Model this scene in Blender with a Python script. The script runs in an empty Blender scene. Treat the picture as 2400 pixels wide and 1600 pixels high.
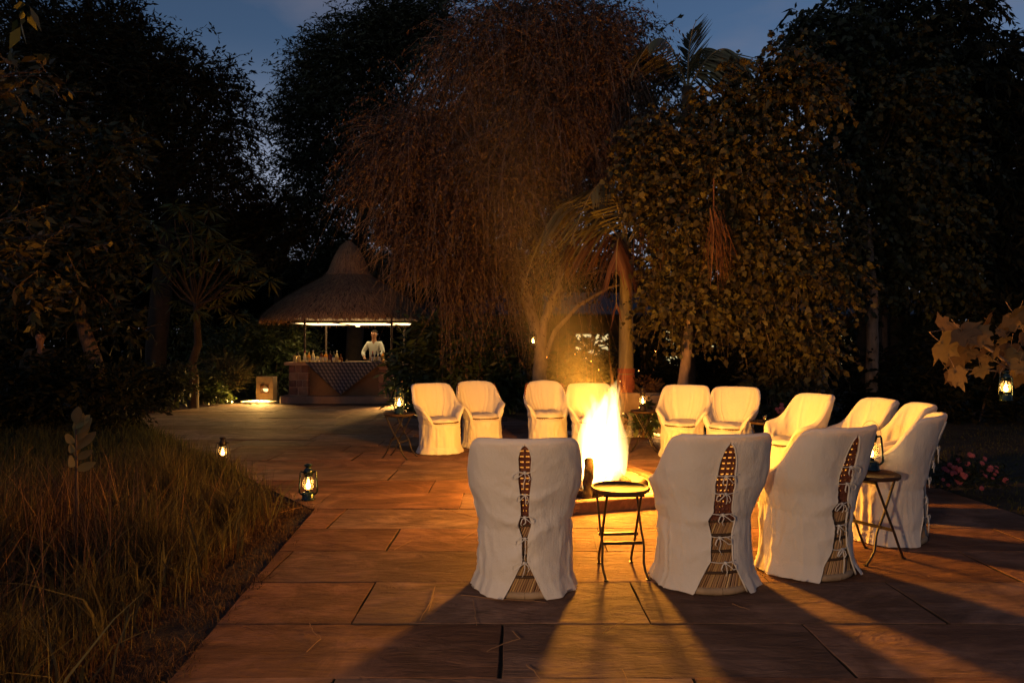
import bpy, math, random
import numpy as np
from mathutils import Vector, Matrix

random.seed(7)
R = np.random.default_rng(11)
scene = bpy.context.scene
col = scene.collection
pi = math.pi

# ------------------------------------------------------------------ camera
cd = bpy.data.cameras.new('camera')
cam = bpy.data.objects.new('camera', cd)
col.objects.link(cam)
cam.location = (0, 0, 1.5)
cam.rotation_euler = (math.radians(90.358), 0, 0)
cd.sensor_width = 36
cd.lens = 24
cd.clip_start = 0.05
cd.clip_end = 2000
scene.camera = cam

# ------------------------------------------------------------------ dusk sky
SUN_EL, SUN_AZ = math.radians(16), math.radians(222)      # azimuth clockwise from +Y: behind the camera, to its left
world = bpy.data.worlds.new('World')
scene.world = world
world.use_nodes = True
wn, wl = world.node_tree.nodes, world.node_tree.links
wn.clear()
wo = wn.new('ShaderNodeOutputWorld')
wb = wn.new('ShaderNodeBackground')
wb.inputs['Strength'].default_value = 0.080
sky = wn.new('ShaderNodeTexSky')
sky.sky_type = 'NISHITA'
sky.sun_disc = False
sky.sun_elevation = math.radians(8)
sky.sun_rotation = SUN_AZ
sky.air_density = 1.0
sky.dust_density = 0.6
sky.ozone_density = 3.0
wtc = wn.new('ShaderNodeTexCoord')
wmp = wn.new('ShaderNodeMapping')
wmp.inputs['Scale'].default_value = (1.0, 1.0, 2.6)
wmp.inputs['Location'].default_value = (3.1, 0.4, 0.2)
wnz = wn.new('ShaderNodeTexNoise')
wnz.inputs['Scale'].default_value = 3.2
wnz.inputs['Detail'].default_value = 5
wnz.inputs['Distortion'].default_value = 0.5
wrp = wn.new('ShaderNodeValToRGB')
wrp.color_ramp.elements[0].position = 0.47
wrp.color_ramp.elements[1].position = 0.78
wrp.color_ramp.elements[1].color = (0.45, 0.45, 0.45, 1)
wmx = wn.new('ShaderNodeMixRGB')
wmx.inputs['Color2'].default_value = (3.0, 2.6, 2.9, 1)
wl.new(wtc.outputs['Generated'], wmp.inputs['Vector'])
wl.new(wmp.outputs[0], wnz.inputs['Vector'])
wl.new(wnz.outputs['Fac'], wrp.inputs['Fac'])
wl.new(wrp.outputs['Color'], wmx.inputs['Fac'])
wti = wn.new('ShaderNodeMixRGB'); wti.blend_type = 'MULTIPLY'; wti.inputs['Fac'].default_value = 1.0
wti.inputs['Color2'].default_value = (1.05, 0.93, 0.98, 1)
wl.new(sky.outputs['Color'], wti.inputs['Color1'])
wl.new(wti.outputs[0], wmx.inputs['Color1'])
wsp = wn.new('ShaderNodeSeparateXYZ')
wl.new(wtc.outputs['Generated'], wsp.inputs[0])
whz = wn.new('ShaderNodeMapRange'); whz.interpolation_type = 'SMOOTHSTEP'
whz.inputs['From Min'].default_value = 0.40; whz.inputs['From Max'].default_value = 0.17
whz.inputs['To Min'].default_value = 0.0; whz.inputs['To Max'].default_value = 0.75
wl.new(wsp.outputs['Z'], whz.inputs['Value'])
wh = wn.new('ShaderNodeMixRGB'); wh.inputs['Color2'].default_value = (4.6, 4.9, 6.2, 1)      # pale veil of high cloud low in the dusk sky
wl.new(whz.outputs[0], wh.inputs['Fac']); wl.new(wmx.outputs[0], wh.inputs['Color1'])
wl.new(wh.outputs[0], wb.inputs['Color'])
wl.new(wb.outputs[0], wo.inputs['Surface'])

sl = bpy.data.lights.new('sun', 'SUN')
sl.energy = 0.08
sl.angle = math.radians(14)
sl.color = (1.0, 0.80, 0.62)
so = bpy.data.objects.new('sun', sl)
col.objects.link(so)
sdir = Vector((math.sin(SUN_AZ) * math.cos(SUN_EL), math.cos(SUN_AZ) * math.cos(SUN_EL), math.sin(SUN_EL)))
so.rotation_euler = sdir.to_track_quat('Z', 'Y').to_euler()
so.location = (0, 0, 30)

scene.view_settings.view_transform = 'Standard'
scene.view_settings.look = 'None'
scene.view_settings.exposure = 0.0
scene.view_settings.gamma = 1
scene.view_settings.use_curve_mapping = False
scene.render.engine = 'CYCLES'
scene.cycles.max_bounces = 8
scene.cycles.transparent_max_bounces = 16
scene.cycles.volume_bounces = 0
scene.cycles.caustics_reflective = False
scene.cycles.caustics_refractive = False
scene.cycles.sample_clamp_indirect = 4
scene.cycles.use_denoising = True

# ------------------------------------------------------------------ helpers
K = 1.0204


def at(dx, dy, Y):
    """world point at depth Y seen at a place of the overview picture (2352 px wide)"""
    return Vector(((dx * K - 1200) * Y / 1600, Y, 1.5 - (dy * K - 810) * Y / 1600))


def m_at(px, Y):
    return px * K * Y / 1600


def tag(o, label=None, cat=None, group=None, kind=None):
    if label: o['label'] = label
    if cat: o['category'] = cat
    if group: o['group'] = group
    if kind: o['kind'] = kind
    return o


def empty(name, loc=(0, 0, 0), rz=0.0, label=None, cat=None, group=None):
    o = bpy.data.objects.new(name, None)
    o.empty_display_size = 0.1
    col.objects.link(o)
    o.location = loc
    o.rotation_euler = (0, 0, rz)
    return tag(o, label, cat, group)


def link(name, me, parent=None, loc=None, rot=None):
    o = bpy.data.objects.new(name, me)
    col.objects.link(o)
    o.parent = parent
    if loc is not None: o.location = loc
    if rot is not None: o.rotation_euler = rot
    return o


def copy_tree(o, parent=None):
    c = o.copy()
    col.objects.link(c)
    c.parent = parent
    for ch in list(o.children):
        copy_tree(ch, c)
    return c


def np_mesh(name, V, F, mat, smooth=False):
    """V (n,3); F (m,k) one face size"""
    V = np.asarray(V, dtype=np.float32)
    F = np.asarray(F, dtype=np.int32)
    me = bpy.data.meshes.new(name)
    me.vertices.add(len(V)); me.vertices.foreach_set('co', V.ravel())
    k = F.shape[1]
    me.loops.add(F.size); me.loops.foreach_set('vertex_index', F.ravel())
    me.polygons.add(len(F))
    me.polygons.foreach_set('loop_start', np.arange(len(F), dtype=np.int32) * k)
    me.polygons.foreach_set('loop_total', np.full(len(F), k, dtype=np.int32))
    if smooth:
        me.polygons.foreach_set('use_smooth', np.ones(len(F), dtype=bool))
    me.materials.append(mat)
    me.update(calc_edges=True)
    return me


class MB:
    def __init__(s):
        s.v, s.f, s.m = [], [], []

    def add(s, vs, fs, mi=0):
        b = len(s.v)
        s.v.extend([tuple(p) for p in vs])
        s.f.extend([tuple(b + i for i in f) for f in fs])
        s.m.extend([mi] * len(fs))
        return s

    def box(s, c, d, rz=0.0, ch=0.0, mi=0, mat=None):
        """box of size d centred at c; ch = chamfer of the top rim"""
        hx, hy, hz = d[0] / 2, d[1] / 2, d[2] / 2
        lv = [(-hz, 0)] + ([(hz - ch, 0), (hz, ch)] if ch else [(hz, 0)])
        vs = []
        for z, i in lv:
            for sx, sy in ((-1, -1), (1, -1), (1, 1), (-1, 1)):
                vs.append(Vector((sx * (hx - i), sy * (hy - i), z)))
        M = mat if mat is not None else Matrix.Rotation(rz, 3, 'Z')
        vs = [M @ p + Vector(c) for p in vs]
        fs = [(3, 2, 1, 0)]
        n = len(lv)
        for k in range(n - 1):
            for i in range(4):
                j = (i + 1) % 4
                fs.append((k * 4 + i, k * 4 + j, k * 4 + 4 + j, k * 4 + 4 + i))
        b = (n - 1) * 4
        fs.append((b, b + 1, b + 2, b + 3))
        return s.add(vs, fs, mi)

    def tube(s, pts, rad, n=8, cap=True, mi=0, flat=1.0):
        pts = [Vector(p) for p in pts]
        if not hasattr(rad, '__len__'): rad = [rad] * len(pts)
        vs = []
        up = Vector((0.13, 0.21, 1)).normalized()
        prev = None
        for i, p in enumerate(pts):
            t = (pts[min(i + 1, len(pts) - 1)] - pts[max(i - 1, 0)])
            t = t.normalized() if t.length > 1e-9 else Vector((0, 0, 1))
            if prev is None:
                a = t.cross(up)
                if a.length < 0.1: a = t.cross(Vector((1, 0, 0)))
            else:
                a = prev - t * prev.dot(t)
                if a.length < 1e-5: a = t.cross(up)
            a.normalize(); prev = a
            b = t.cross(a)
            for k in range(n):
                w = 2 * pi * k / n
                vs.append(p + a * math.cos(w) * rad[i] + b * math.sin(w) * rad[i] * flat)
        fs = []
        for i in range(len(pts) - 1):
            for k in range(n):
                j = (k + 1) % n
                fs.append((i * n + k, i * n + j, (i + 1) * n + j, (i + 1) * n + k))
        if cap:
            fs.append(tuple(range(n - 1, -1, -1)))
            fs.append(tuple((len(pts) - 1) * n + k for k in range(n)))
        return s.add(vs, fs, mi)

    def lathe(s, prof, c=(0, 0, 0), n=16, mi=0, cap=True):
        vs = [(c[0] + r * math.cos(2 * pi * k / n), c[1] + r * math.sin(2 * pi * k / n), c[2] + z) for r, z in prof for k in range(n)]
        fs = []
        for i in range(len(prof) - 1):
            for k in range(n):
                j = (k + 1) % n
                fs.append((i * n + k, i * n + j, (i + 1) * n + j, (i + 1) * n + k))
        if cap:
            fs.append(tuple(range(n - 1, -1, -1)))
            fs.append(tuple((len(prof) - 1) * n + k for k in range(n)))
        return s.add(vs, fs, mi)

    def mesh(s, name, mats, smooth=False):
        me = bpy.data.meshes.new(name)
        me.from_pydata(s.v, [], s.f)
        if not isinstance(mats, (list, tuple)): mats = [mats]
        for m in mats: me.materials.append(m)
        if len(mats) > 1: me.polygons.foreach_set('material_index', s.m)
        if smooth: me.polygons.foreach_set('use_smooth', [True] * len(s.f))
        me.update()
        return me

    def build(s, name, mats, parent=None, smooth=False, loc=None, rot=None, kind=None):
        o = link(name, s.mesh(name, mats, smooth), parent, loc, rot)
        if smooth: autosmooth(o)
        if kind: o['kind'] = kind
        return o


def autosmooth(o, ang=40):
    me = o.data
    try:
        me.set_sharp_from_angle(angle=math.radians(ang))
    except Exception:
        pass


def vnoise(p, seed=0):
    p = np.asarray(p, dtype=np.float64)
    i = np.floor(p).astype(np.int64)
    f = p - i
    f = f * f * (3 - 2 * f)

    def h(ix, iy, iz):
        n = (ix * 374761393 + iy * 668265263 + iz * 1274126177 + seed * 974634777) & 0x7fffffff
        n = ((n ^ (n >> 13)) * 1274126177) & 0x7fffffff
        n = n ^ (n >> 16)
        return (n & 0xffff) / 32767.5 - 1
    x, y, z = i[..., 0], i[..., 1], i[..., 2]
    fx, fy, fz = f[..., 0], f[..., 1], f[..., 2]
    r = 0
    for a in (0, 1):
        for b in (0, 1):
            for c in (0, 1):
                w = (fx if a else 1 - fx) * (fy if b else 1 - fy) * (fz if c else 1 - fz)
                r = r + w * h(x + a, y + b, z + c)
    return r


# ------------------------------------------------------------------ materials
def mat(name, base, rough=0.8, spec=0.3, metal=0.0, var=0.0, nscale=6.0, stretch=(1, 1, 1), bump=0.0, bscale=30.0, bstretch=None,
        transl=0.0, island=0.0, orand=0.0, base2=None, tcolor=None, bdist=0.02, coat=0.0):
    m = bpy.data.materials.new(name)
    m.use_nodes = True
    nt = m.node_tree
    N, L = nt.nodes, nt.links
    b = N['Principled BSDF']
    out = N['Material Output']
    b.inputs['Roughness'].default_value = rough
    b.inputs['Specular IOR Level'].default_value = spec
    b.inputs['Metallic'].default_value = metal
    if coat: b.inputs['Coat Weight'].default_value = coat
    base = tuple(base) + (1,)
    b.inputs['Base Color'].default_value = base
    src = None
    tc = N.new('ShaderNodeTexCoord')
    vec = tc.outputs['Object']
    if orand:
        oi = N.new('ShaderNodeObjectInfo')
        mu = N.new('ShaderNodeMath'); mu.operation = 'MULTIPLY'; mu.inputs[1].default_value = 57.0
        va = N.new('ShaderNodeVectorMath'); va.operation = 'ADD'
        L.new(oi.outputs['Random'], mu.inputs[0])
        L.new(vec, va.inputs[0]); L.new(mu.outputs[0], va.inputs[1])
        vec = va.outputs[0]
    fac = None
    if var or base2:
        mp = N.new('ShaderNodeMapping'); mp.inputs['Scale'].default_value = stretch
        nz = N.new('ShaderNodeTexNoise'); nz.inputs['Scale'].default_value = nscale; nz.inputs['Detail'].default_value = 6
        nz.inputs['Roughness'].default_value = 0.65
        L.new(vec, mp.inputs[0]); L.new(mp.outputs[0], nz.inputs['Vector'])
        rp = N.new('ShaderNodeValToRGB')
        rp.color_ramp.elements[0].position = 0.32; rp.color_ramp.elements[1].position = 0.68
        c2 = (tuple(base2) + (1,)) if base2 else tuple(min(1, c * (1 + var)) for c in base[:3]) + (1,)
        c1 = base if base2 else tuple(c * (1 - var) for c in base[:3]) + (1,)
        rp.color_ramp.elements[0].color = c1; rp.color_ramp.elements[1].color = c2
        L.new(nz.outputs['Fac'], rp.inputs['Fac'])
        src = rp.outputs['Color']
    if island or orand:
        hs = N.new('ShaderNodeHueSaturation')
        if src: L.new(src, hs.inputs['Color'])
        else: hs.inputs['Color'].default_value = base
        mr = N.new('ShaderNodeMapRange')
        amt = island or orand
        mr.inputs['To Min'].default_value = 1 - amt; mr.inputs['To Max'].default_value = 1 + amt
        if island:
            ge = N.new('ShaderNodeNewGeometry'); L.new(ge.outputs['Random Per Island'], mr.inputs['Value'])
        else:
            L.new(oi.outputs['Random'], mr.inputs['Value'])
        L.new(mr.outputs[0], hs.inputs['Value'])
        mh = N.new('ShaderNodeMapRange'); mh.inputs['To Min'].default_value = 0.5 - amt * 0.035; mh.inputs['To Max'].default_value = 0.5 + amt * 0.035
        L.new((ge if island else oi).outputs['Random Per Island' if island else 'Random'], mh.inputs['Value'])
        L.new(mh.outputs[0], hs.inputs['Hue'])
        src = hs.outputs[0]
    if src: L.new(src, b.inputs['Base Color'])
    if bump:
        mp2 = N.new('ShaderNodeMapping'); mp2.inputs['Scale'].default_value = bstretch or (1, 1, 1)
        n2 = N.new('ShaderNodeTexNoise'); n2.inputs['Scale'].default_value = bscale; n2.inputs['Detail'].default_value = 8
        n2.inputs['Roughness'].default_value = 0.6
        bp = N.new('ShaderNodeBump'); bp.inputs['Strength'].default_value = bump; bp.inputs['Distance'].default_value = bdist
        L.new(vec, mp2.inputs[0]); L.new(mp2.outputs[0], n2.inputs['Vector'])
        L.new(n2.outputs['Fac'], bp.inputs['Height']); L.new(bp.outputs[0], b.inputs['Normal'])
    if transl:
        tr = N.new('ShaderNodeBsdfTranslucent')
        tr.inputs['Color'].default_value = (tuple(tcolor) if tcolor else base[:3]) + (1,)
        if src and not tcolor: L.new(src, tr.inputs['Color'])
        mx = N.new('ShaderNodeMixShader'); mx.inputs[0].default_value = transl
        L.new(b.outputs[0], mx.inputs[1]); L.new(tr.outputs[0], mx.inputs[2])
        L.new(mx.outputs[0], out.inputs['Surface'])
    return m


def emis(name, colr, strength):
    m = bpy.data.materials.new(name); m.use_nodes = True
    N, L = m.node_tree.nodes, m.node_tree.links
    N.clear()
    e = N.new('ShaderNodeEmission'); e.inputs['Color'].default_value = tuple(colr) + (1,); e.inputs['Strength'].default_value = strength
    o = N.new('ShaderNodeOutputMaterial'); L.new(e.outputs[0], o.inputs['Surface'])
    return m


def vol_emis(name, colr, strength, edge=0.0):
    """glowing gas: a volume that gives off light, brightest where it is thickest"""
    m = bpy.data.materials.new(name); m.use_nodes = True
    N, L = m.node_tree.nodes, m.node_tree.links
    N.clear()
    e = N.new('ShaderNodeEmission'); e.inputs['Color'].default_value = tuple(colr) + (1,); e.inputs['Strength'].default_value = strength
    o = N.new('ShaderNodeOutputMaterial'); L.new(e.outputs[0], o.inputs['Volume'])
    return m


def glass_mat(name, tint=(1, 1, 1), gloss=0.12, rough=0.03):
    m = bpy.data.materials.new(name); m.use_nodes = True
    N, L = m.node_tree.nodes, m.node_tree.links
    N.clear()
    t = N.new('ShaderNodeBsdfTransparent'); t.inputs['Color'].default_value = tuple(tint) + (1,)
    g = N.new('ShaderNodeBsdfGlossy'); g.inputs['Roughness'].default_value = rough
    f = N.new('ShaderNodeFresnel'); f.inputs['IOR'].default_value = 1.5
    x = N.new('ShaderNodeMixShader'); o = N.new('ShaderNodeOutputMaterial')
    ad = N.new('ShaderNodeMath'); ad.operation = 'ADD'; ad.inputs[1].default_value = gloss * 0.3; ad.use_clamp = True
    L.new(f.outputs[0], ad.inputs[0]); L.new(ad.outputs[0], x.inputs[0])
    L.new(t.outputs[0], x.inputs[1]); L.new(g.outputs[0], x.inputs[2]); L.new(x.outputs[0], o.inputs['Surface'])
    return m


def cloth_material():
    m = mat('white_cotton', (0.74, 0.72, 0.68), rough=0.9, spec=0.1, var=0.03, nscale=3)
    N, L = m.node_tree.nodes, m.node_tree.links
    b = N['Principled BSDF']; out = N['Material Output']
    tc = N.new('ShaderNodeTexCoord')
    mp = N.new('ShaderNodeMapping'); mp.inputs['Scale'].default_value = (60, 60, 5)
    n1 = N.new('ShaderNodeTexNoise'); n1.inputs['Scale'].default_value = 1.6; n1.inputs['Detail'].default_value = 4
    n2 = N.new('ShaderNodeTexNoise'); n2.inputs['Scale'].default_value = 38; n2.inputs['Detail'].default_value = 6; n2.inputs['Distortion'].default_value = 1.5
    ad = N.new('ShaderNodeMath'); ad.operation = 'ADD'
    bp = N.new('ShaderNodeBump'); bp.inputs['Strength'].default_value = 0.35; bp.inputs['Distance'].default_value = 0.010
    L.new(tc.outputs['Object'], mp.inputs[0]); L.new(mp.outputs[0], n1.inputs['Vector']); L.new(tc.outputs['Object'], n2.inputs['Vector'])
    L.new(n1.outputs['Fac'], ad.inputs[0]); L.new(n2.outputs['Fac'], ad.inputs[1]); L.new(ad.outputs[0], bp.inputs['Height'])
    L.new(bp.outputs[0], b.inputs['Normal'])
    tr = N.new('ShaderNodeBsdfTranslucent'); tr.inputs['Color'].default_value = (0.80, 0.72, 0.60, 1)
    L.new(bp.outputs[0], tr.inputs['Normal'])
    mx = N.new('ShaderNodeMixShader'); mx.inputs[0].default_value = 0.27
    L.new(b.outputs[0], mx.inputs[1]); L.new(tr.outputs[0], mx.inputs[2]); L.new(mx.outputs[0], out.inputs['Surface'])
    return m


def sandstone_material():
    """riven sandstone: fine ridges running along each slab, a few deeper broken steps, colour different from slab to slab"""
    m = bpy.data.materials.new('riven_sandstone'); m.use_nodes = True
    N, L = m.node_tree.nodes, m.node_tree.links
    b = N['Principled BSDF']
    b.inputs['Roughness'].default_value = 0.85; b.inputs['Specular IOR Level'].default_value = 0.16
    tc = N.new('ShaderNodeTexCoord'); oi = N.new('ShaderNodeObjectInfo')
    mu = N.new('ShaderNodeMath'); mu.operation = 'MULTIPLY'; mu.inputs[1].default_value = 91.0
    va = N.new('ShaderNodeVectorMath'); va.operation = 'ADD'
    L.new(oi.outputs['Random'], mu.inputs[0]); L.new(tc.outputs['Object'], va.inputs[0]); L.new(mu.outputs[0], va.inputs[1])
    def nz(sc, st, det=7, dist=0.0, ro=0.6):
        mp = N.new('ShaderNodeMapping'); mp.inputs['Scale'].default_value = st
        n = N.new('ShaderNodeTexNoise'); n.inputs['Scale'].default_value = sc; n.inputs['Detail'].default_value = det
        n.inputs['Distortion'].default_value = dist; n.inputs['Roughness'].default_value = ro
        L.new(va.outputs[0], mp.inputs[0]); L.new(mp.outputs[0], n.inputs['Vector'])
        return n.outputs['Fac']
    fine0 = nz(4.0, (1.5, 7.5, 1), 9, 1.6, .66)
    amt = N.new('ShaderNodeMapRange'); amt.inputs['From Min'].default_value = .38; amt.inputs['From Max'].default_value = .62
    amt.inputs['To Min'].default_value = .25; amt.inputs['To Max'].default_value = 1.25
    L.new(nz(.9, (1, 1.6, 1), 3, .5), amt.inputs['Value'])
    fm = N.new('ShaderNodeMath'); fm.operation = 'MULTIPLY'; L.new(fine0, fm.inputs[0]); L.new(amt.outputs[0], fm.inputs[1])
    fine = fm.outputs[0]
    steps = nz(1.5, (1.0, 3.4, 1), 6, 2.6)
    rp = N.new('ShaderNodeValToRGB')
    cr = rp.color_ramp
    cr.interpolation = 'LINEAR'
    cr.elements[0].position = 0.40; cr.elements[0].color = (0, 0, 0, 1)
    cr.elements[1].position = 0.62; cr.elements[1].color = (1, 1, 1, 1)
    for p, c in ((0.455, 0.25), (0.465, 0.45), (0.515, 0.5), (0.522, 0.8)):
        e = cr.elements.new(p); e.color = (c, c, c, 1)
    L.new(steps, rp.inputs['Fac'])
    m1 = N.new('ShaderNodeMath'); m1.operation = 'MULTIPLY'; m1.inputs[1].default_value = 0.45
    L.new(rp.outputs['Color'], m1.inputs[0])
    a1 = N.new('ShaderNodeMath'); a1.operation = 'ADD'
    L.new(m1.outputs[0], a1.inputs[0]); L.new(fine, a1.inputs[1])
    bp = N.new('ShaderNodeBump'); bp.inputs['Strength'].default_value = 0.85; bp.inputs['Distance'].default_value = 0.034
    L.new(a1.outputs[0], bp.inputs['Height']); L.new(bp.outputs[0], b.inputs['Normal'])
    colr = N.new('ShaderNodeValToRGB')
    colr.color_ramp.elements[0].position = 0.3; colr.color_ramp.elements[0].color = (0.145, 0.074, 0.050, 1)
    colr.color_ramp.elements[1].position = 0.72; colr.color_ramp.elements[1].color = (0.300, 0.163, 0.108, 1)
    L.new(nz(2.2, (1, 2.4, 1), 6, 0.8), colr.inputs['Fac'])
    # dirt and worn patches of their own shape
    st = N.new('ShaderNodeValToRGB'); st.color_ramp.elements[0].position = .46; st.color_ramp.elements[0].color = (.52, .50, .48, 1)
    st.color_ramp.elements[1].position = .60; st.color_ramp.elements[1].color = (1, 1, 1, 1)
    L.new(nz(1.1, (1, 1.3, 1), 9, 1.2, .7), st.inputs['Fac'])
    mm = N.new('ShaderNodeMixRGB'); mm.blend_type = 'MULTIPLY'; mm.inputs[0].default_value = .8
    L.new(colr.outputs[0], mm.inputs[1]); L.new(st.outputs[0], mm.inputs[2])
    hs = N.new('ShaderNodeHueSaturation')
    mr = N.new('ShaderNodeMapRange'); mr.inputs['To Min'].default_value = 0.72; mr.inputs['To Max'].default_value = 1.22
    L.new(oi.outputs['Random'], mr.inputs['Value']); L.new(mr.outputs[0], hs.inputs['Value'])
    mr2 = N.new('ShaderNodeMapRange'); mr2.inputs['To Min'].default_value = 0.75; mr2.inputs['To Max'].default_value = 1.1
    mq = N.new('ShaderNodeMath'); mq.operation = 'FRACT'; L.new(mu.outputs[0], mq.inputs[0])
    L.new(mq.outputs[0], mr2.inputs['Value']); L.new(mr2.outputs[0], hs.inputs['Saturation'])
    L.new(mm.outputs[0], hs.inputs['Color']); L.new(hs.outputs[0], b.inputs['Base Color'])
    return m


def print_cloth_material():
    """dark slate cloth with a block print of slanting leaf shapes, laid out in the cloth's own plane"""
    m = bpy.data.materials.new('block_printed_cloth'); m.use_nodes = True
    N, L = m.node_tree.nodes, m.node_tree.links
    b = N['Principled BSDF']; b.inputs['Roughness'].default_value = 0.9
    tc = N.new('ShaderNodeTexCoord'); sp = N.new('ShaderNodeSeparateXYZ'); L.new(tc.outputs['Object'], sp.inputs[0])
    def mth(op, a, bb=None):
        n = N.new('ShaderNodeMath'); n.operation = op
        for i, v in enumerate((a, bb)):
            if v is None: continue
            if isinstance(v, (int, float)): n.inputs[i].default_value = v
            else: L.new(v, n.inputs[i])
        return n.outputs[0]
    u = mth('DIVIDE', sp.outputs['X'], 0.105)
    v = mth('DIVIDE', sp.outputs['Z'], 0.088)
    row = mth('FLOOR', v)
    par = mth('MULTIPLY', mth('MODULO', mth('ABSOLUTE', row), 2.0), 0.5)
    fu = mth('SUBTRACT', mth('FRACT', mth('ADD', u, par)), 0.5)
    fv = mth('SUBTRACT', mth('FRACT', v), 0.5)
    su = mth('ADD', fu, mth('MULTIPLY', fv, 0.55))
    wid = mth('SUBTRACT', 0.36, mth('MULTIPLY', mth('POWER', mth('ADD', fv, 0.5), 1.6), 0.30))
    d = mth('ADD', mth('POWER', mth('DIVIDE', su, wid), 2.0), mth('POWER', mth('DIVIDE', fv, 0.46), 2.0))
    ins = mth('LESS_THAN', d, 1.0)
    vein = mth('GREATER_THAN', mth('ABSOLUTE', mth('SUBTRACT', d, 0.45)), 0.12)
    fac = mth('MULTIPLY', ins, mth('ADD', 0.55, mth('MULTIPLY', vein, 0.45)))
    mx = N.new('ShaderNodeMixRGB'); mx.inputs[1].default_value = (0.045, 0.042, 0.062, 1); mx.inputs[2].default_value = (0.24, 0.22, 0.23, 1)
    L.new(fac, mx.inputs[0]); L.new(mx.outputs[0], b.inputs['Base Color'])
    return m


M = {}
M['cloth'] = cloth_material()
M['slab'] = sandstone_material()
M['print'] = print_cloth_material()
M['mortar'] = mat('joint_soil', (0.035, 0.026, 0.02), rough=1, var=0.4, nscale=9, bump=0.6, bscale=60)
M['soil'] = mat('garden_soil', (0.040, 0.032, 0.022), rough=1, var=0.5, nscale=2.5, bump=0.9, bscale=18, bdist=0.05)
M['reed'] = mat('split_reed', (0.30, 0.18, 0.085), rough=0.55, spec=0.4, island=0.45)
M['reed_dark'] = mat('dark_binding', (0.055, 0.032, 0.018), rough=0.7)
M['liner'] = mat('reed_inside', (0.030, 0.018, 0.010), rough=0.9)
M['hide'] = mat('base_hide', (0.30, 0.22, 0.14), rough=0.7, var=0.25, nscale=8, bump=0.3, bscale=40)
M['weave'] = mat('woven_cane', (0.13, 0.045, 0.028), rough=0.6, island=0.3)
M['tie'] = mat('cotton_tape', (0.70, 0.68, 0.64), rough=0.9, transl=0.15)
M['iron'] = mat('wrought_iron', (0.022, 0.015, 0.012), rough=0.42, spec=0.6, metal=0.5, var=0.4, nscale=20, bump=0.2, bscale=60, bdist=0.004)
M['copper_top'] = mat('beaten_table_top', (0.038, 0.019, 0.010), rough=0.6, spec=.25, metal=0.0, var=0.5, nscale=5, stretch=(1, 6, 1), bump=0.4, bscale=14, bstretch=(1, 5, 1), bdist=0.004)
M['lantern'] = mat('dark_green_enamel', (0.012, 0.03, 0.028), rough=0.22, spec=0.7, metal=0.4)
M['brass'] = mat('brass', (0.45, 0.28, 0.08), rough=0.3, metal=0.9)
M['wire'] = mat('steel_wire', (0.25, 0.22, 0.18), rough=0.35, metal=0.9)
M['globe'] = glass_mat('lantern_globe', (1.0, 0.93, 0.78), gloss=0.1)
_n, _l = M['globe'].node_tree.nodes, M['globe'].node_tree.links      # warm translucent tint added so the globe fills with the flame's glow
_tr = _n.new('ShaderNodeBsdfTranslucent'); _tr.inputs['Color'].default_value = (1, .8, .45, 1)
_mx = _n.new('ShaderNodeMixShader'); _mx.inputs[0].default_value = 0.10
_o = [q for q in _n if q.type == 'OUTPUT_MATERIAL'][0]
_src = _o.inputs['Surface'].links[0].from_socket
_l.new(_src, _mx.inputs[1]); _l.new(_tr.outputs[0], _mx.inputs[2]); _l.new(_mx.outputs[0], _o.inputs['Surface'])
M['glass_clear'] = glass_mat('clear_bottle_glass', (0.86, 0.86, 0.76), gloss=0.5)
M['wick_flame'] = emis('wick_flame', (1.0, 0.60, 0.20), 60)
M['bark_dark'] = mat('dark_bark', (0.030, 0.022, 0.016), rough=1, var=.3)
M['bark'] = mat('bark', (0.12, 0.075, 0.05), rough=0.95, var=0.45, nscale=7, stretch=(3, 3, 0.6), bump=0.9, bscale=12, bstretch=(3, 3, 0.5), bdist=0.03)
M['bark_pale'] = mat('pale_bark', (0.20, 0.14, 0.10), rough=0.9, var=0.35, nscale=5, stretch=(3, 3, 0.8), bump=0.7, bscale=10, bstretch=(3, 3, 0.6), bdist=0.02)
M['palm_green'] = mat('palm_crownshaft', (0.21, 0.165, 0.075), rough=0.55, var=0.3, nscale=3, stretch=(4, 4, 1))
M['red_paint'] = mat('red_trunk_band', (0.26, 0.075, 0.04), rough=0.8, var=0.3, nscale=8)
M['cream_paint'] = mat('cream_trunk_ring', (0.42, 0.26, 0.14), rough=0.8)
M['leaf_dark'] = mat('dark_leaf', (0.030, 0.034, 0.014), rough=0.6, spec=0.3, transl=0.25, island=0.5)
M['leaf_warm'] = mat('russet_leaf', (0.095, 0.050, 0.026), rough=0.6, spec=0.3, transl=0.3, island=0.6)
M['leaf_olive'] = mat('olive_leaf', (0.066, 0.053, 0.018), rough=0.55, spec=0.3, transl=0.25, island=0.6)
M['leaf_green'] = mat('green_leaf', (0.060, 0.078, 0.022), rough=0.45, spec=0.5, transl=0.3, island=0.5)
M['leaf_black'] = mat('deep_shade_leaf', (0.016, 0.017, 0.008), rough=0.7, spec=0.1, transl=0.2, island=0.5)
M['palm_leaf'] = mat('palm_leaflet', (0.15, 0.125, 0.055), rough=0.5, transl=0.25, island=0.4)
M['palm_dry'] = mat('dry_palm_leaflet', (0.15, 0.068, 0.038), rough=0.8, transl=0.3, island=0.4)
M['big_leaf'] = mat('broad_yellow_leaf', (0.135, 0.085, 0.034), rough=0.6, transl=0.2, orand=0.35, var=0.15, nscale=14, bump=0.2, bscale=20)
M['grass'] = mat('tall_grass', (0.088, 0.074, 0.032), rough=0.8, transl=0.3, island=0.65)
M['grass_red'] = mat('russet_grass', (0.105, 0.058, 0.030), rough=0.8, transl=0.3, island=0.6)
M['leaf_mid'] = mat('mid_green_leaf', (0.10, 0.115, 0.035), rough=0.5, spec=0.4, transl=0.3, island=0.4)
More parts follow.
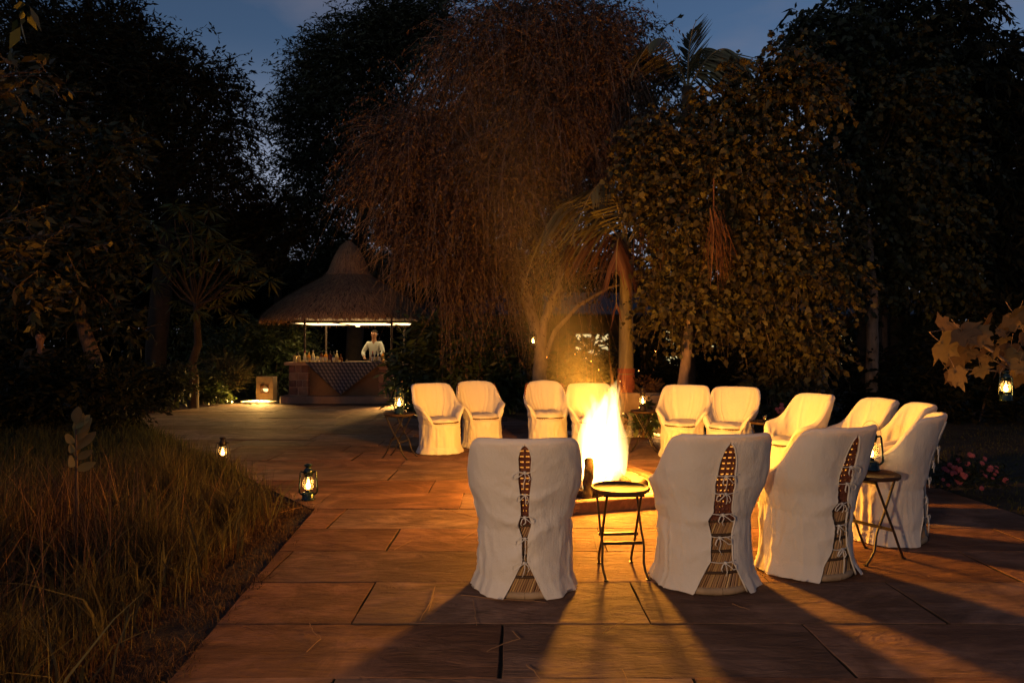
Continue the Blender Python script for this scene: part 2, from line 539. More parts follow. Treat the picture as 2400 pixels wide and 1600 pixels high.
M['grass_dry'] = mat('dry_stalk', (0.26, 0.14, 0.07), rough=0.8, transl=0.2, island=0.4)
M['lawn'] = mat('short_lawn', (0.055, 0.058, 0.020), rough=0.9, transl=0.3, island=0.5)
# ================================================================== GROUND AND TERRACE
gv, gf = [], []
n = 60
xs = np.concatenate([[-600, -150, -60], np.linspace(-30, 30, n), [60, 150, 600]])
ys = np.concatenate([[-300, -60], np.linspace(-6, 40, n), [70, 160, 800]])
XX, YY = np.meshgrid(xs, ys)
ZZ = -0.045 + 0 * XX
P = np.stack([XX, YY, 0 * XX], -1)
bumpy = vnoise(P * 0.5, 3) * 0.05 + vnoise(P * 1.7, 4) * 0.02
off = np.clip((-2.1 - XX) / 1.5, 0, 1) * (YY < 6) + np.clip((XX - 5) / 2, 0, 1) + np.clip((-XX - (YY - 4.2) * 0.78 - 0.6) / 1.5, 0, 1) * (YY >= 6) * (XX < 0)
off = np.clip(off, 0, 1) * (np.abs(XX) < 31) * (YY < 41)
ZZ = ZZ + (bumpy + 0.03) * off
ny, nx = XX.shape
idx = np.arange(nx * ny).reshape(ny, nx)
F = np.stack([idx[:-1, :-1], idx[:-1, 1:], idx[1:, 1:], idx[1:, :-1]], -1).reshape(-1, 4)
ground = link('ground', np_mesh('ground', np.stack([XX, YY, ZZ], -1).reshape(-1, 3), F, M['soil'], True))
tag(ground, 'dark garden soil round the stone terrace', kind='structure')

# terrace: bedding sheet + stone slabs, each slab a part
TER_ROWS = [1.9, 2.5, 3.1, 3.7, 4.35, 5.0, 5.62, 6.3]
TER_ROWS += [6.3 + 0.6625 * k for k in range(1, 9)] + [11.6 + 0.645 * k for k in range(1, 10)]


def clip(poly, a, b, c):
    """keep a*x+b*y+c >= 0"""
    out = []
    for i in range(len(poly)):
        p, q = poly[i - 1], poly[i]
        dp, dq = a * p[0] + b * p[1] + c, a * q[0] + b * q[1] + c
        if (dp >= 0) != (dq >= 0):
            t = dp / (dp - dq)
            out.append((p[0] + (q[0] - p[0]) * t, p[1] + (q[1] - p[1]) * t))
        if dq >= 0: out.append(q)
    return out


# line through the grass edge, far part: (-1.85,6.3) -> (-9.3,15.8)
def far_left(poly):
    ax, ay, bx, by = -1.85, 6.3, -9.3, 15.8
    nx_, ny_ = (by - ay), -(bx - ax)
    return clip(poly, nx_, ny_, -(nx_ * ax + ny_ * ay))


def far_right(poly):
    poly = clip(poly, -1, 0, 4.5)
    # diagonal back edge (-1.6,17.4) -> (2.0,11.4) and straight back edge beyond
    ax, ay, bx, by = -1.8, 17.4, 1.4, 11.6
    nx_, ny_ = (by - ay), -(bx - ax)
    q = clip(poly, nx_, ny_, -(nx_ * ax + ny_ * ay))
    return poly if (poly and min(p[1] for p in poly) < 11.5) else q


terrace = empty('terrace', (0, 0, 0))
tag(terrace, 'riven sandstone terrace of long slabs round the fire', kind='structure')
bed = MB()
bed.add([(-1.95, 1.3, -0.022), (4.55, 1.3, -0.022), (4.55, 11.65, -0.022), (1.4, 11.65, -0.022), (-1.8, 17.4, -0.022), (-10.5, 17.4, -0.022), (-9.4, 15.8, -0.022), (-1.95, 6.35, -0.022)],
        [tuple(range(8))])
b_ = bed.build('bedding', M['mortar'], terrace)
jointx = {3.1: -0.05, 3.7: -0.87, 4.35: 0.02, 5.0: -0.92, 5.62: 0.1, 2.5: -0.8, 1.9: 0.1}
nslab = 0
for r in range(len(TER_ROWS) - 1):
    y0, y1 = TER_ROWS[r], TER_ROWS[r + 1]
    ph = jointx.get(y0, random.uniform(-0.8, 0.8))
    x = ph - 1.62 * 8
    while x < 4.6:
        w = 1.62 if y0 in jointx else random.choice((1.1, 1.35, 1.62, 1.62, 1.9))
        g = 0.006
        g = .0028; g2 = random.uniform(.002, .006); g3 = random.uniform(.002, .006); dx_ = random.uniform(-.02, .02)
        poly = [(x + g2, y0 + g), (x + w - g3 + dx_, y0 + g), (x + w - g3, y1 - g), (x + g2, y1 - g)]
        if dx_ > 0: poly[1] = (x + w - g3, y0 + g)
        x += w
        if y0 < 6.29: poly = clip(clip(poly, 1, .085, 1.54 - .085 * 3.04), -1, 0, 4.5)
        else: poly = far_right(far_left(poly)) if poly else poly
        if len(poly) < 3: continue
        area = abs(sum(poly[i - 1][0] * poly[i][1] - poly[i][0] * poly[i - 1][1] for i in range(len(poly)))) / 2
        if area < 0.006: continue
        cx = sum(p[0] for p in poly) / len(poly); cy = sum(p[1] for p in poly) / len(poly)
        # rough edges
        ring = []
        for i in range(len(poly)):
            p, q = poly[i], poly[(i + 1) % len(poly)]
            L_ = math.dist(p, q)
            k = max(1, int(L_ / 0.11)) if cy < 7 else (max(1, int(L_ / .3)) if cy < 10 else 1)
            for j in range(k):
                t = j / k
                jt = 0.0048 if j else 0.002
                ring.append((p[0] + (q[0] - p[0]) * t + random.uniform(-jt, jt) - cx, p[1] + (q[1] - p[1]) * t + random.uniform(-jt, jt) - cy))
        mb = MB()
        nn = len(ring)
        vs = [(a, b, -0.05) for a, b in ring] + [(a, b, -0.004) for a, b in ring]
        for a, b in ring:
            L_ = math.hypot(a, b) or 1
            vs.append((a - a / L_ * 0.004, b - b / L_ * 0.004, 0))
        fs = [tuple(range(nn - 1, -1, -1))]
        for l in range(2):
            for i in range(nn):
                j = (i + 1) % nn
                fs.append((l * nn + i, l * nn + j, (l + 1) * nn + j, (l + 1) * nn + i))
        mb.add(vs, [], 0); mb.f.extend(fs); mb.m.extend([1] * (1 + nn) + [0] * nn)
        mb.f.append(tuple(2 * nn + i for i in range(nn))); mb.m.append(0)
        s = mb.build('slab', [M['slab'], M['mortar']], terrace, loc=(cx, cy, random.uniform(-0.003, 0.003)))
        s.rotation_euler = (random.uniform(-0.003, 0.003), random.uniform(-0.0015, 0.0015), 0)
        nslab += 1
print('slabs', nslab)

# ================================================================== CHAIRS
TH = np.radians([0, 30, 45, 56, 64, 73, 83, 94, 105, 114, 122, 130, 140, 180])
T_SQUARE = np.array([.985, .984, .980, .955, .880, .775, .705, .672, .652, .610, .530, .450, .430, .430])
T_ROUND = np.array([.990, .965, .920, .855, .790, .720, .685, .662, .645, .605, .520, .445, .430, .430])
ZK = np.array([0, .10, .25, .42, .55, .65, .75, .98])
AX = np.array([.312, .288, .272, .268, .300, .350, .362, .368])
AB = np.array([.300, .282, .272, .270, .292, .318, .345, .425])
AF = np.array([.298, .284, .276, .274, .295, .315, .320, .320])
SLIT_A = ([0, .235, .30, .38, .45, .51, .58, .65, .72, .79, .87, .93, .945], [.120, .012, .016, .016, .034, .016, .014, .013, .016, .013, .017, .008, .0])
SLIT_B = ([0, .21, .30, .36, .46, .50, .56, .63, .68, .74, .83, .90, .93], [.170, .066, .066, .060, .078, .046, .040, .032, .034, .024, .022, .010, .0])


def chair_xy(th, z, tscale=1.0):
    c, s = np.cos(th), np.sin(th)
    e = 1 - 0.26 * np.clip((z - .35) / .4, 0, 1)
    ax, ab, af = np.interp(z, ZK, AX), np.interp(z, ZK, AB), np.interp(z, ZK, AF)
    x = ax * np.sign(s) * np.abs(s) ** e
    y = np.where(c > 0, -ab, af) * np.abs(c) ** e
    return x, y


def smoothT(T):
    g = np.linspace(0, pi, 361)
    v = np.interp(g, TH, T)
    k = np.exp(-0.5 * (np.arange(-12, 13) / 4.4) ** 2); k /= k.sum()
    vv = np.concatenate([v[12:0:-1], v, v[-2:-14:-1]])
    return g, np.convolve(vv, k, 'valid')


def cover_mesh(seed, T, slit, nt=132, amp=1.0):
    g, Tv = smoothT(T)
    u = np.linspace(0, 1, nt)
    u = u - 0.045 * np.sin(2 * pi * u) * 0.9       # more columns near the back seam
    rows = []
    rho = 0.024
    # outer wall
    for k, t in enumerate(np.linspace(0, 1, 60 if nt > 140 else 44)):
        z0 = t * (Tv[0] - rho)
        w = np.interp(z0, slit[0], slit[1]) / np.interp(z0, ZK, AB)
        th = w + u * (2 * pi - 2 * w)
        a = np.where(th > pi, 2 * pi - th, th)
        Tt = np.interp(a, g, Tv)
        z = t * (Tt - rho)
        if k == 0: z = np.full_like(z, 0.012) + 0.006 * vnoise(np.stack([th * 4, 0 * th, 0 * th + seed], -1))
        rows.append((th, z, np.zeros(nt), 'o'))
    th = u * 2 * pi
    a = np.where(th > pi, 2 * pi - th, th)
    Tt = np.interp(a, g, Tv)
    for ph in np.linspace(0.25, pi, 7):
        rows.append((th, Tt - rho + rho * math.sin(ph), np.full(nt, rho * (1 - math.cos(ph))), 'r'))
    for t in np.linspace(0.08, 1, 15):
        zb = np.minimum(.425, Tt - rho)
        z = (Tt - rho) * (1 - t) + zb * t
        rows.append((th, z, np.full(nt, 2 * rho + .012 * t), 'i'))
    V = []
    for th, z, inn, kd in rows:
        x, y = chair_xy(th, z)
        r = np.hypot(x, y) + 1e-6
        nx_, ny_ = x / r, y / r
        ang = np.where(th > pi, th - 2 * pi, th)
        d = 0.0
        p = lambda a_, b_, s_: vnoise(np.stack([ang * a_ + 7, z * b_ + 3, 0 * z + s_], -1), seed)
        back = np.exp(-(ang / 1.25) ** 2)
        if kd == 'o':
            sag = z + 0.16 * np.abs(ang) ** 1.2 * np.clip((0.46 - z) * 6, -1, 1)          # folds that fan out from the ties
            rid = lambda q: (1 - np.abs(q)) ** 4
            f1 = np.clip(1 - np.abs(vnoise(np.stack([np.abs(ang) * .9 + (ang > 0) * 9.37, sag * 7.5, 0 * z + 1.5], -1), seed + 5)) * 1.3, 0, 1) ** 2.2
            f1 *= back * np.exp(-((z - .40) / .22) ** 2)
            f2 = rid(p(6.5, 1.6, 2.2)) * np.clip(np.abs(ang) - .5, 0, 1) * np.clip((.62 - z) / .3, 0.15, 1)
            f3 = rid(p(3.2, 7.0, 4.1)) * np.exp(-((z - .50) / .12) ** 2) * np.clip(np.abs(ang) - .6, 0, 1)
            d = amp * (0.034 * f1 + 0.020 * f2 + 0.020 * f3 + 0.012 * p(1.8, 3.0, 6.6)) + .003
            cr_ = 0
            for zk in (.21, .36, .50, .64, .76):
                dx_ = np.abs(ang) * .30; dz_ = z - zk
                ph_ = np.arctan2(dz_, dx_ + 1e-4); rr_ = np.hypot(dx_, dz_)
                nn_ = vnoise(np.stack([ph_ * 3.3 + zk * 40, rr_ * 2.0, (ang > 0) * 3.3 + 0 * z], -1), seed + 21)
                cr_ = cr_ + np.clip(1 - np.abs(nn_) * 2.2, 0, 1) ** 1.6 * np.exp(-rr_ / .085) * np.clip(rr_ / .02, 0, 1)
            d = d + amp * .016 * cr_ + amp * .0035 * vnoise(np.stack([ang * 7, z * 17 + ang * 4, 0 * z], -1), seed + 31)
            d = d - 0.006 * np.exp(-((z - .43 - .02 * np.sin(ang * 2)) / .008) ** 2)
            d = d + 0.030 * np.clip((.10 - z) / .10, 0, 1) * (0.75 + 0.5 * p(4.5, 0.5, 8.8))
            d = np.where(z < .1, np.maximum(d, .006), d)
            x, y = x + nx_ * d, y + ny_ * d
        elif kd == 'i':
            f = (1 - np.abs(p(5.5, 1.1, 3.3))) ** 4
            f4 = (1 - np.abs(vnoise(np.stack([ang * 3 + z * 5, z * 3, 0 * z], -1), seed + 9))) ** 5
            d = amp * (0.014 * f + 0.022 * f4 * np.clip(np.abs(ang) - .7, 0, 1)) + 0.004 * p(2, 3, 1.1)
            x, y = x - nx_ * (inn + d), y - ny_ * (inn + d)
        else:
            x, y = x - nx_ * inn, y - ny_ * inn
            z = z + 0.004 * p(3, 0.1, 5.5)
        V.append(np.stack([x, y, z], -1))
    lx, ly = V[-1][:, 0], V[-1][:, 1]
    for k in (0.82, 0.6, 0.35, 0.12, 0.0):
        V.append(np.stack([lx * k, ly * k, np.full(nt, .425 + .012 * (1 - k))], -1))
    nr = len(V)
    V = np.concatenate(V)
    idx = np.arange(nr * nt).reshape(nr, nt)
    F = np.stack([idx[:-1, :-1], idx[:-1, 1:], idx[1:, 1:], idx[1:, :-1]], -1).reshape(-1, 4)
    return np_mesh('cover', V, F, M['cloth'], True)


def cushion_mesh(seed, hh=0.055):
    nu, nv = 40, 18
    V = []
    for j in range(nv + 1):
        ph = -pi / 2 + pi * j / nv
        for i in range(nu):
            w = 2 * pi * i / nu
            cc, ss = math.cos(ph), math.sin(ph)
            r = abs(cc) ** 0.5
            V.append((.236 * r * math.cos(w), .236 * r * math.sin(w) + 0.018, hh * math.copysign(abs(ss) ** 0.8, ss)))
    V = np.array(V)
    q = vnoise(V * (14, 9, 12) + seed, seed); q2 = vnoise(V * 30 + seed, seed + 1)
    fold = (1 - np.abs(q)) ** 4
    top = np.clip(V[:, 2] / hh + 0.6, 0, 1)
    V[:, 2] += (fold * 0.022 + q2 * 0.004) * top
    rr = 1 + fold * 0.04
    V[:, 0] *= rr; V[:, 1] *= rr
    idx = np.arange((nv + 1) * nu).reshape(nv + 1, nu)
    nxt = np.roll(idx, -1, 1)
    F = np.stack([idx[:-1], nxt[:-1], nxt[1:], idx[1:]], -1).reshape(-1, 4)
    return np_mesh('cushion', V, F, M['cloth'], True)


# shared wicker body --------------------------------------------------
def wxy(th, z, d):
    x, y = chair_xy(np.array([th]), np.array([z]))
    r = math.hypot(x[0], y[0])
    return x[0] * (r - d) / r, y[0] * (r - d) / r


def build_reeds():
    mb = MB()
    NS = 116
    zs = [.045, .12, .20, .28, .36, .45]
    for k in range(NS):
        th = 2 * pi * k / NS
        rad = random.uniform(.0048, .0068)
        pts = []
        for j, z in enumerate(zs):
            t2 = th + 0.62 * (z - .04) / .4
            a, b = wxy(t2 % (2 * pi), z, 0.020 + (0.004 if k % 2 else 0))
            pts.append((a, b, z))
        mb.tube(pts, rad, 5, cap=False)
    return mb.mesh('reed_wall', M['reed'])


def ring_mesh(z, d, r, name, m, n=56, k=6, flat=1.0):
    mb = MB()
    pts = []
    for i in range(n + 1):
        th = 2 * pi * i / n
        a, b = wxy(th % (2 * pi), z, d)
        pts.append((a, b, z))
    mb.tube(pts, r, k, cap=False, flat=flat)
    return mb.mesh(name, m, True)


def build_liner():
    vs, fs = [], []
    n_ = 40
    for z in (.03, .15, .30, .41):
        for i in range(n_):
            a, b = wxy(2 * pi * i / n_, z, .034)
            vs.append((a, b, z))
    for l in range(3):
        for i in range(n_):
            j = (i + 1) % n_
            fs.append((l * n_ + i, l * n_ + j, (l + 1) * n_ + j, (l + 1) * n_ + i))
    mb = MB().add(vs, fs)
    return mb.mesh('inner_wall', M['liner'])


def build_weave():
    g, Tv = smoothT(T_SQUARE)
    mb = MB()
    lim = 1.45
    for k in range(-34, 35):
        th = lim * k / 34
        top = float(np.interp(abs(th), g, Tv)) - .035
        pts = []
        for j in range(9):
            z = .43 + (top - .43) * j / 8
            a, b = wxy(th % (2 * pi), z, 0.022 + 0.003 * (-1) ** (j + k))
            pts.append((a, b, z))
        mb.tube(pts, .0068, 6, cap=False)
    z = .45
    while z < .95:
        ths = [lim * k / 40 for k in range(-40, 41) if float(np.interp(abs(lim * k / 40), g, Tv)) - .03 > z]
        if len(ths) > 3:
            pts = []
            for i, th in enumerate(ths):
                a, b = wxy(th % (2 * pi), z, 0.022 + 0.004 * (-1) ** i)
                pts.append((a, b, z))
            mb.tube(pts, .0125, 5, cap=False)
        z += .034
    return mb.mesh('cane_weave', M['weave'])


REED = build_reeds()
LINER = build_liner()
WEAVE = build_weave()
BASE = ring_mesh(.026, .026, .024, 'base_ring', M['hide'], 48, 8)
BANDS = [ring_mesh(z, .014, .009, 'binding', M['reed_dark'], 44, 5) for z in (.135, .262, .36, .445)]


def tie_mesh(z, w, seed, long_tail=0.1):
    rr = random.Random(seed)
    mb = MB()
    th = (w + .02) / float(np.interp(z, ZK, AB))
    P_ = []
    for k in range(9):
        t = th * (k / 4 - 1)
        a, b = wxy(t % (2 * pi), z, -0.009)
        P_.append((a, b, z + 0.010 * (1 - (k / 4 - 1) ** 2) * -1 + rr.uniform(-.001, .001)))
    mb.tube(P_, .0055, 5, flat=.5)
    kx, (_, by) = rr.uniform(-.3, .3) * w, wxy(0.0, z, -0.014)
    kz = z - .009
    def C(pts, r=.0045):
        mb.tube([(kx + a, by + c, kz + b) for a, b, c in pts], r, 5, flat=.55)
    mb.box((kx, by, kz), (.014, .012, .016))
    s = rr.choice((1, 1, -1))
    L_ = rr.uniform(.045, .07)
    C([(0, 0, 0), (s * L_ * .5, .008, -.012), (s * L_, -.012, -.012), (s * L_ * 1.05, -.035, -.006), (s * L_ * .8, -.04, -.004), (s * L_ * .45, -.02, -.008), (0, 0, -.004)])
    C([(0, 0, 0), (-s * L_ * .3, -.01, -.008), (-s * L_ * .45, -.035, -.01), (-s * L_ * .3, -.05, -.006)])
    tl = long_tail * rr.uniform(.6, 1.3)
    C([(0, 0, 0), (.004, -tl * .3, -.010), (rr.uniform(-.008, .01), -tl * .7, -.008), (rr.uniform(-.012, .016), -tl, -.006)])
    return mb.mesh('tie', M['tie'], True)


def seam_mesh(slit, s):
    mb = MB()
    pts = []
    for z in np.linspace(.014, slit[0][-1], 34):
        w = float(np.interp(z, slit[0], slit[1])) + .003
        th = s * w / float(np.interp(z, ZK, AB))
        a, b = wxy(th % (2 * pi), float(z), -0.006)
        pts.append((a, b, z))
    mb.tube(pts, .0065, 5, flat=.5)
    return mb.mesh('seam', M['tie'], True)


SEAMS = {k: (seam_mesh(s, 1), seam_mesh(s, -1)) for k, s in (('A', SLIT_A), ('B', SLIT_B))}


def chair(x, y, rz, label, style='B', T=T_SQUARE, seed=1, cush=.055, ties=True, hs=1.0, amp=1.0, nt=132):
    t = empty('covered_chair', (x, y, 0), rz, label, 'chair', 'cloth covered cane chairs in a ring round the fire')
    t.scale = (1, 1, hs)
    slit = SLIT_A if style == 'A' else SLIT_B
    link('cloth_cover', cover_mesh(seed, T, slit, nt, amp), t)
    link('cushion', cushion_mesh(seed, cush), t, loc=(0.002, 0.010, .425 + cush * .34))
    o = link('reed_wall', REED, t); o['kind'] = 'stuff'
    link('inner_wall', LINER, t)
    o = link('cane_weave', WEAVE, t); o['kind'] = 'stuff'
    link('base_ring', BASE, t)
    for b in BANDS: link('binding', b, t)
    for sm in SEAMS['A' if style == 'A' else 'B']: link('seam', sm, t)
    if ties:
        zs = (.79, .65, .51, .38, .235) if style == 'A' else (.74, .63, .50, .36, .21)
        for i, z in enumerate(zs):
            w = float(np.interp(z, slit[0], slit[1]))
            link('tie', tie_mesh(z, w, seed * 10 + i, .12 if i in (0, 3, 4) else .07), t)
    return t


def az(d): return -math.radians(d)


chair(0.08, 4.31, az(1), 'white covered chair with narrow laced back slit, left of the empty iron table', 'A', seed=3, amp=1.0, nt=180, hs=.985)
chair(1.23, 4.38, az(-6), 'white covered chair with wide laced back slit, just right of the empty iron table', 'B', seed=5, nt=180)
chair(1.98, 4.62, az(-24), 'white covered chair, turned laced back, left of the table that carries the lantern', 'B', seed=8, nt=180, hs=1.01)
chair(2.93, 5.38, az(-52), 'white covered chair seen from its side, right of the table that carries the lantern', 'B', seed=9, nt=150)
chair(3.33, 6.16, az(-73), 'white covered chair at the right end of the ring, mostly behind another chair', 'B', seed=12)
chair(3.38, 6.85, az(-88), 'glowing covered chair in the right arc, partly behind the lantern on its table', 'B', seed=14, hs=.985)
chair(3.04, 7.45, az(-100), 'glowing covered chair in the right arc, nearest the table with the tumbler', 'B', seed=17, hs=.985)
chair(2.86, 9.0, az(-143), 'glowing covered chair facing the viewer with a puffed seat, left of the tumbler table', 'B', seed=19, hs=.96, cush=.06)
chair(2.32, 9.3, az(-155), 'glowing covered chair facing the viewer, next to the stone light block and lantern table', 'B', seed=21, hs=.965)
chair(1.14, 9.75, az(178), 'glowing covered chair partly hidden behind the flames', 'B', seed=25, hs=.96, cush=.06)
chair(0.54, 10.3, az(172), 'glowing covered chair with a rounded top and crumpled cushion, left of the flames', 'B', T=T_ROUND, seed=27, hs=.975, cush=.085)
chair(-0.45, 10.2, az(158), 'glowing covered chair with rounded shoulders, second from the lantern table near the bar', 'B', T=T_ROUND * .5 + T_SQUARE * .5, seed=31, hs=.975)
chair(-1.02, 9.65, az(146), 'glowing covered chair right beside the iron table with the lantern near the bar', 'B', seed=35, hs=.97)


# ================================================================== SIDE TABLES
def table_parts():
    top = MB()
    r = .19
    top.lathe([(0.0, .535), (r * .9, .535), (r, .540), (r + .006, .548), (r + .006, .562), (r, .566), (r - .010, .563), (r - .018, .556), (0.02, .556)], n=40)
    tm = top.mesh('table_top', M['copper_top'], True)
    legs = []
    for sx in (-1, 1):
        for sy in (1, -1):
            mb = MB()
            pts = []
            xo = sx * (.125 + (.012 if sy > 0 else -.012))
            for k in range(13):
                t = k / 12
                z = .535 * (1 - t)
                yy = sy * (.12 - .29 * t)
                wig = .010 * math.sin(t * 4.2 * pi) * max(0, t - .35) / .4
                pts.append((xo + wig * .6, yy - sy * wig, z))
            mb.tube(pts, .0085, 6)
            mb.lathe([(.016, 0), (.016, .007), (.006, .010)], (pts[-1][0], pts[-1][1], 0), 8)
            legs.append(mb.mesh('leg', M['iron']))
    bars = []
    for (ya, z) in ((-.055, .205), (.055, .235)):
        mb = MB(); mb.box((0, ya, z), (.27, .008, .020)); bars.append(mb.mesh('crossbar', M['iron']))
    for ya in (-.115, .115):
        mb = MB(); mb.box((0, ya, .527), (.27, .014, .014)); bars.append(mb.mesh('top_bracket', M['iron']))
    return tm, legs, bars


TT, TL, TB = table_parts()


def table(x, y, rz, label, s=1.0):
    t = empty('folding_table', (x, y, 0), rz, label, 'table', 'small round iron tables between the chairs')
    t.scale = (s, s, s)
    link('table_top', TT, t)
    for l in TL: link('leg', l, t)
    for b in TB: link(b.name.split('.')[0], b, t)
    return t


table(.72, 4.55, math.radians(4), 'empty round iron folding table between the two nearest chair backs')
table(-1.52, 9.2, math.radians(72), 'round iron folding table with a lantern on it, at the bar end of the ring', 1.05)
table(1.89, 9.75, math.radians(76), 'round iron folding table with a lantern on it, in front of the stone light block', 1.02)
table(2.53, 4.86, math.radians(118), 'round iron folding table with a lantern, squeezed between two chair backs on the right', 1.06)
table(3.10, 8.3, math.radians(30), 'round iron folding table holding a small glass, between two glowing chairs', 1.03)
g_ = MB(); g_.lathe([(.02, 0), (.03, .004), (.034, .07), (.031, .07), (.026, .01)], n=12)
tag(g_.build('tumbler', M['glass_clear'], loc=(3.06, 8.25, .584), smooth=True), 'small clear glass standing on the dark iron table between glowing chairs', 'glass')


# ================================================================== HURRICANE LANTERNS
def lantern_parts(green):
    out = []
    e = M['lantern'] if green else M['iron']
    mb = MB(); mb.lathe([(.055, 0), (.060, .004), (.060, .012), (.052, .018), (.054, .052), (.046, .066), (.022, .072), (.020, .085), (.030, .088), (.030, .094), (.012, .098)], n=20); out.append(('fuel_tank', mb.mesh('fuel_tank', e, True)))
    mb = MB(); mb.lathe([(.030, .092), (.046, .115), (.050, .140), (.046, .165), (.032, .200), (.030, .206)], n=20, cap=False); out.append(('glass_globe', mb.mesh('glass_globe', M['globe'], True)))
    mb = MB(); mb.lathe([(.032, .203), (.036, .206), (.036, .214), (.040, .218), (.040, .250), (.034, .268), (.024, .276), (.024, .290), (.036, .298), (.038, .304), (.020, .312), (.004, .314)], n=20); out.append(('chimney', mb.mesh('chimney', e, True)))
    for s in (-1, 1):
        mb = MB(); mb.tube([(s * .036, 0, .240), (s * .062, 0, .246), (s * .066, 0, .236), (s * .070, 0, .18), (s * .076, 0, .10), (s * .075, 0, .07), (s * .066, 0, .056), (s * .048, 0, .045)], .0075, 8); out.append(('side_tube', mb.mesh('side_tube', e, True)))
    mb = MB()
    for s in (0, pi / 2):
        c, d = math.cos(s + .4), math.sin(s + .4)
        mb.tube([(-.046 * c, -.046 * d, .108), (-.052 * c, -.052 * d, .150), (0, 0, .158) if 0 else (-.02 * c + .046 * d, -.02 * d - .046 * c, .175), (.052 * c * .1 + .046 * d, .05 * d * .1 - .046 * c, .150), (.046 * c, .046 * d, .108)], .0014, 4)
    mb.tube([(.05 * math.cos(2 * pi * k / 16), .05 * math.sin(2 * pi * k / 16), .152) for k in range(17)], .0014, 4)
    out.append(('guard_wire', mb.mesh('guard_wire', M['wire'])))
    mb = MB(); mb.lathe([(.004, .094), (.015, .106), (.018, .120), (.014, .138), (.006, .158), (.0005, .180)], n=10); out.append(('flame', mb.mesh('flame', M['wick_flame'], True)))
    return out


def bail(up, tilt=0.0):
    mb = MB()
    pts = []
    for k in range(15):
        w = pi * k / 14
        a, h = .066 * math.cos(w), .095 * math.sin(w)
        if up: pts.append((a, 0, .246 + h * 1.1))
        else: pts.append((a, -h * math.cos(tilt) * 1.05, .246 - h * math.sin(tilt) * 1.05))
    mb.tube(pts, .0017, 5)
    return mb.mesh('bail_handle', M['wire'])


LP = {True: lantern_parts(True), False: lantern_parts(False)}


def lantern(x, y, z, label, power=2.2, rz=0.0, green=True, up=False, s=1.0, tilt=.5):
    t = empty('hurricane_lantern', (x, y, z), rz, label, 'lantern', 'lit hurricane lanterns')
    t.scale = (s, s, s)
    for n_, me in LP[green]: link(n_, me, t)
    link('bail_handle', bail(up, tilt), t)
    ld = bpy.data.lights.new('lantern_light', 'POINT')
    ld.energy = power * 2.8; ld.color = (1.0, 0.52, 0.14); ld.shadow_soft_size = 0.012
    lo = bpy.data.objects.new('lantern_light', ld); col.objects.link(lo); lo.parent = t; lo.location = (0, 0, .135)
    return t


lantern(-1.985, 6.66, 0, 'lit dark green lantern standing on the paving corner beside the tall grass', 4.0, .15, s=1.12)
lantern(-3.62, 8.55, .03, 'lit lantern half sunk in the grass at the far edge of the paving', 4.0, .5, False, s=1.05)
lantern(-1.52, 9.2, .587, 'lit lantern on the iron table nearest the bar', 5.0, .9, True, s=1.1)
lantern(1.87, 9.78, .575, 'lit lantern with a tall chimney on the iron table by the stone light block', 4.0, 1.2, False, s=1.05)
lantern(2.59, 4.93, .602, 'lit lantern on the right-hand iron table, partly behind a covered chair', 6.0, -.75, True, up=True, s=1.02)
# ================================================================== FIRE PIT AND FIRE
pit_rz = math.radians(17)
pit = empty('fire_pit', (.93, 7.1, 0), pit_rz, 'low square stone fire pit full of ash under the flames', 'fire pit')
PW, PD, KW, KH = .70, .86, .11, .105
for (c, d) in (((0, -PD + KW / 2, KH / 2), (2 * PW, KW, KH)), ((0, PD - KW / 2, KH / 2), (2 * PW, KW, KH)), ((-PW + KW / 2, 0, KH / 2), (KW, 2 * PD - 2 * KW - .004, KH)), ((PW - KW / 2, 0, KH / 2), (KW, 2 * PD - 2 * KW - .004, KH))):
    mb = MB(); mb.box(c, d, ch=.008); mb.build('kerb_stone', M['slab'], pit)
M['ash'] = mat('ash_and_sand', (0.42, 0.34, 0.25), rough=1, var=.25, nscale=10, bump=.5, bscale=50)
M['char'] = mat('charred_wood', (0.05, 0.03, 0.02), rough=1, var=.6, nscale=14, bump=1, bscale=20)
gx, gy = np.meshgrid(np.linspace(-PW + KW + .002, PW - KW - .002, 30), np.linspace(-PD + KW + .002, PD - KW - .002, 34))
gz = .062 + .018 * vnoise(np.stack([gx * 5, gy * 5, gx * 0], -1), 2) + .008 * vnoise(np.stack([gx * 19, gy * 19, gx * 0], -1), 3)
ny, nx = gx.shape
idx = np.arange(nx * ny).reshape(ny, nx)
F = np.stack([idx[:-1, :-1], idx[:-1, 1:], idx[1:, 1:], idx[1:, :-1]], -1).reshape(-1, 4)
link('ash_bed', np_mesh('ash_bed', np.stack([gx, gy, gz], -1).reshape(-1, 3), F, M['ash'], True), pit)

FX, FY = .90, 6.80
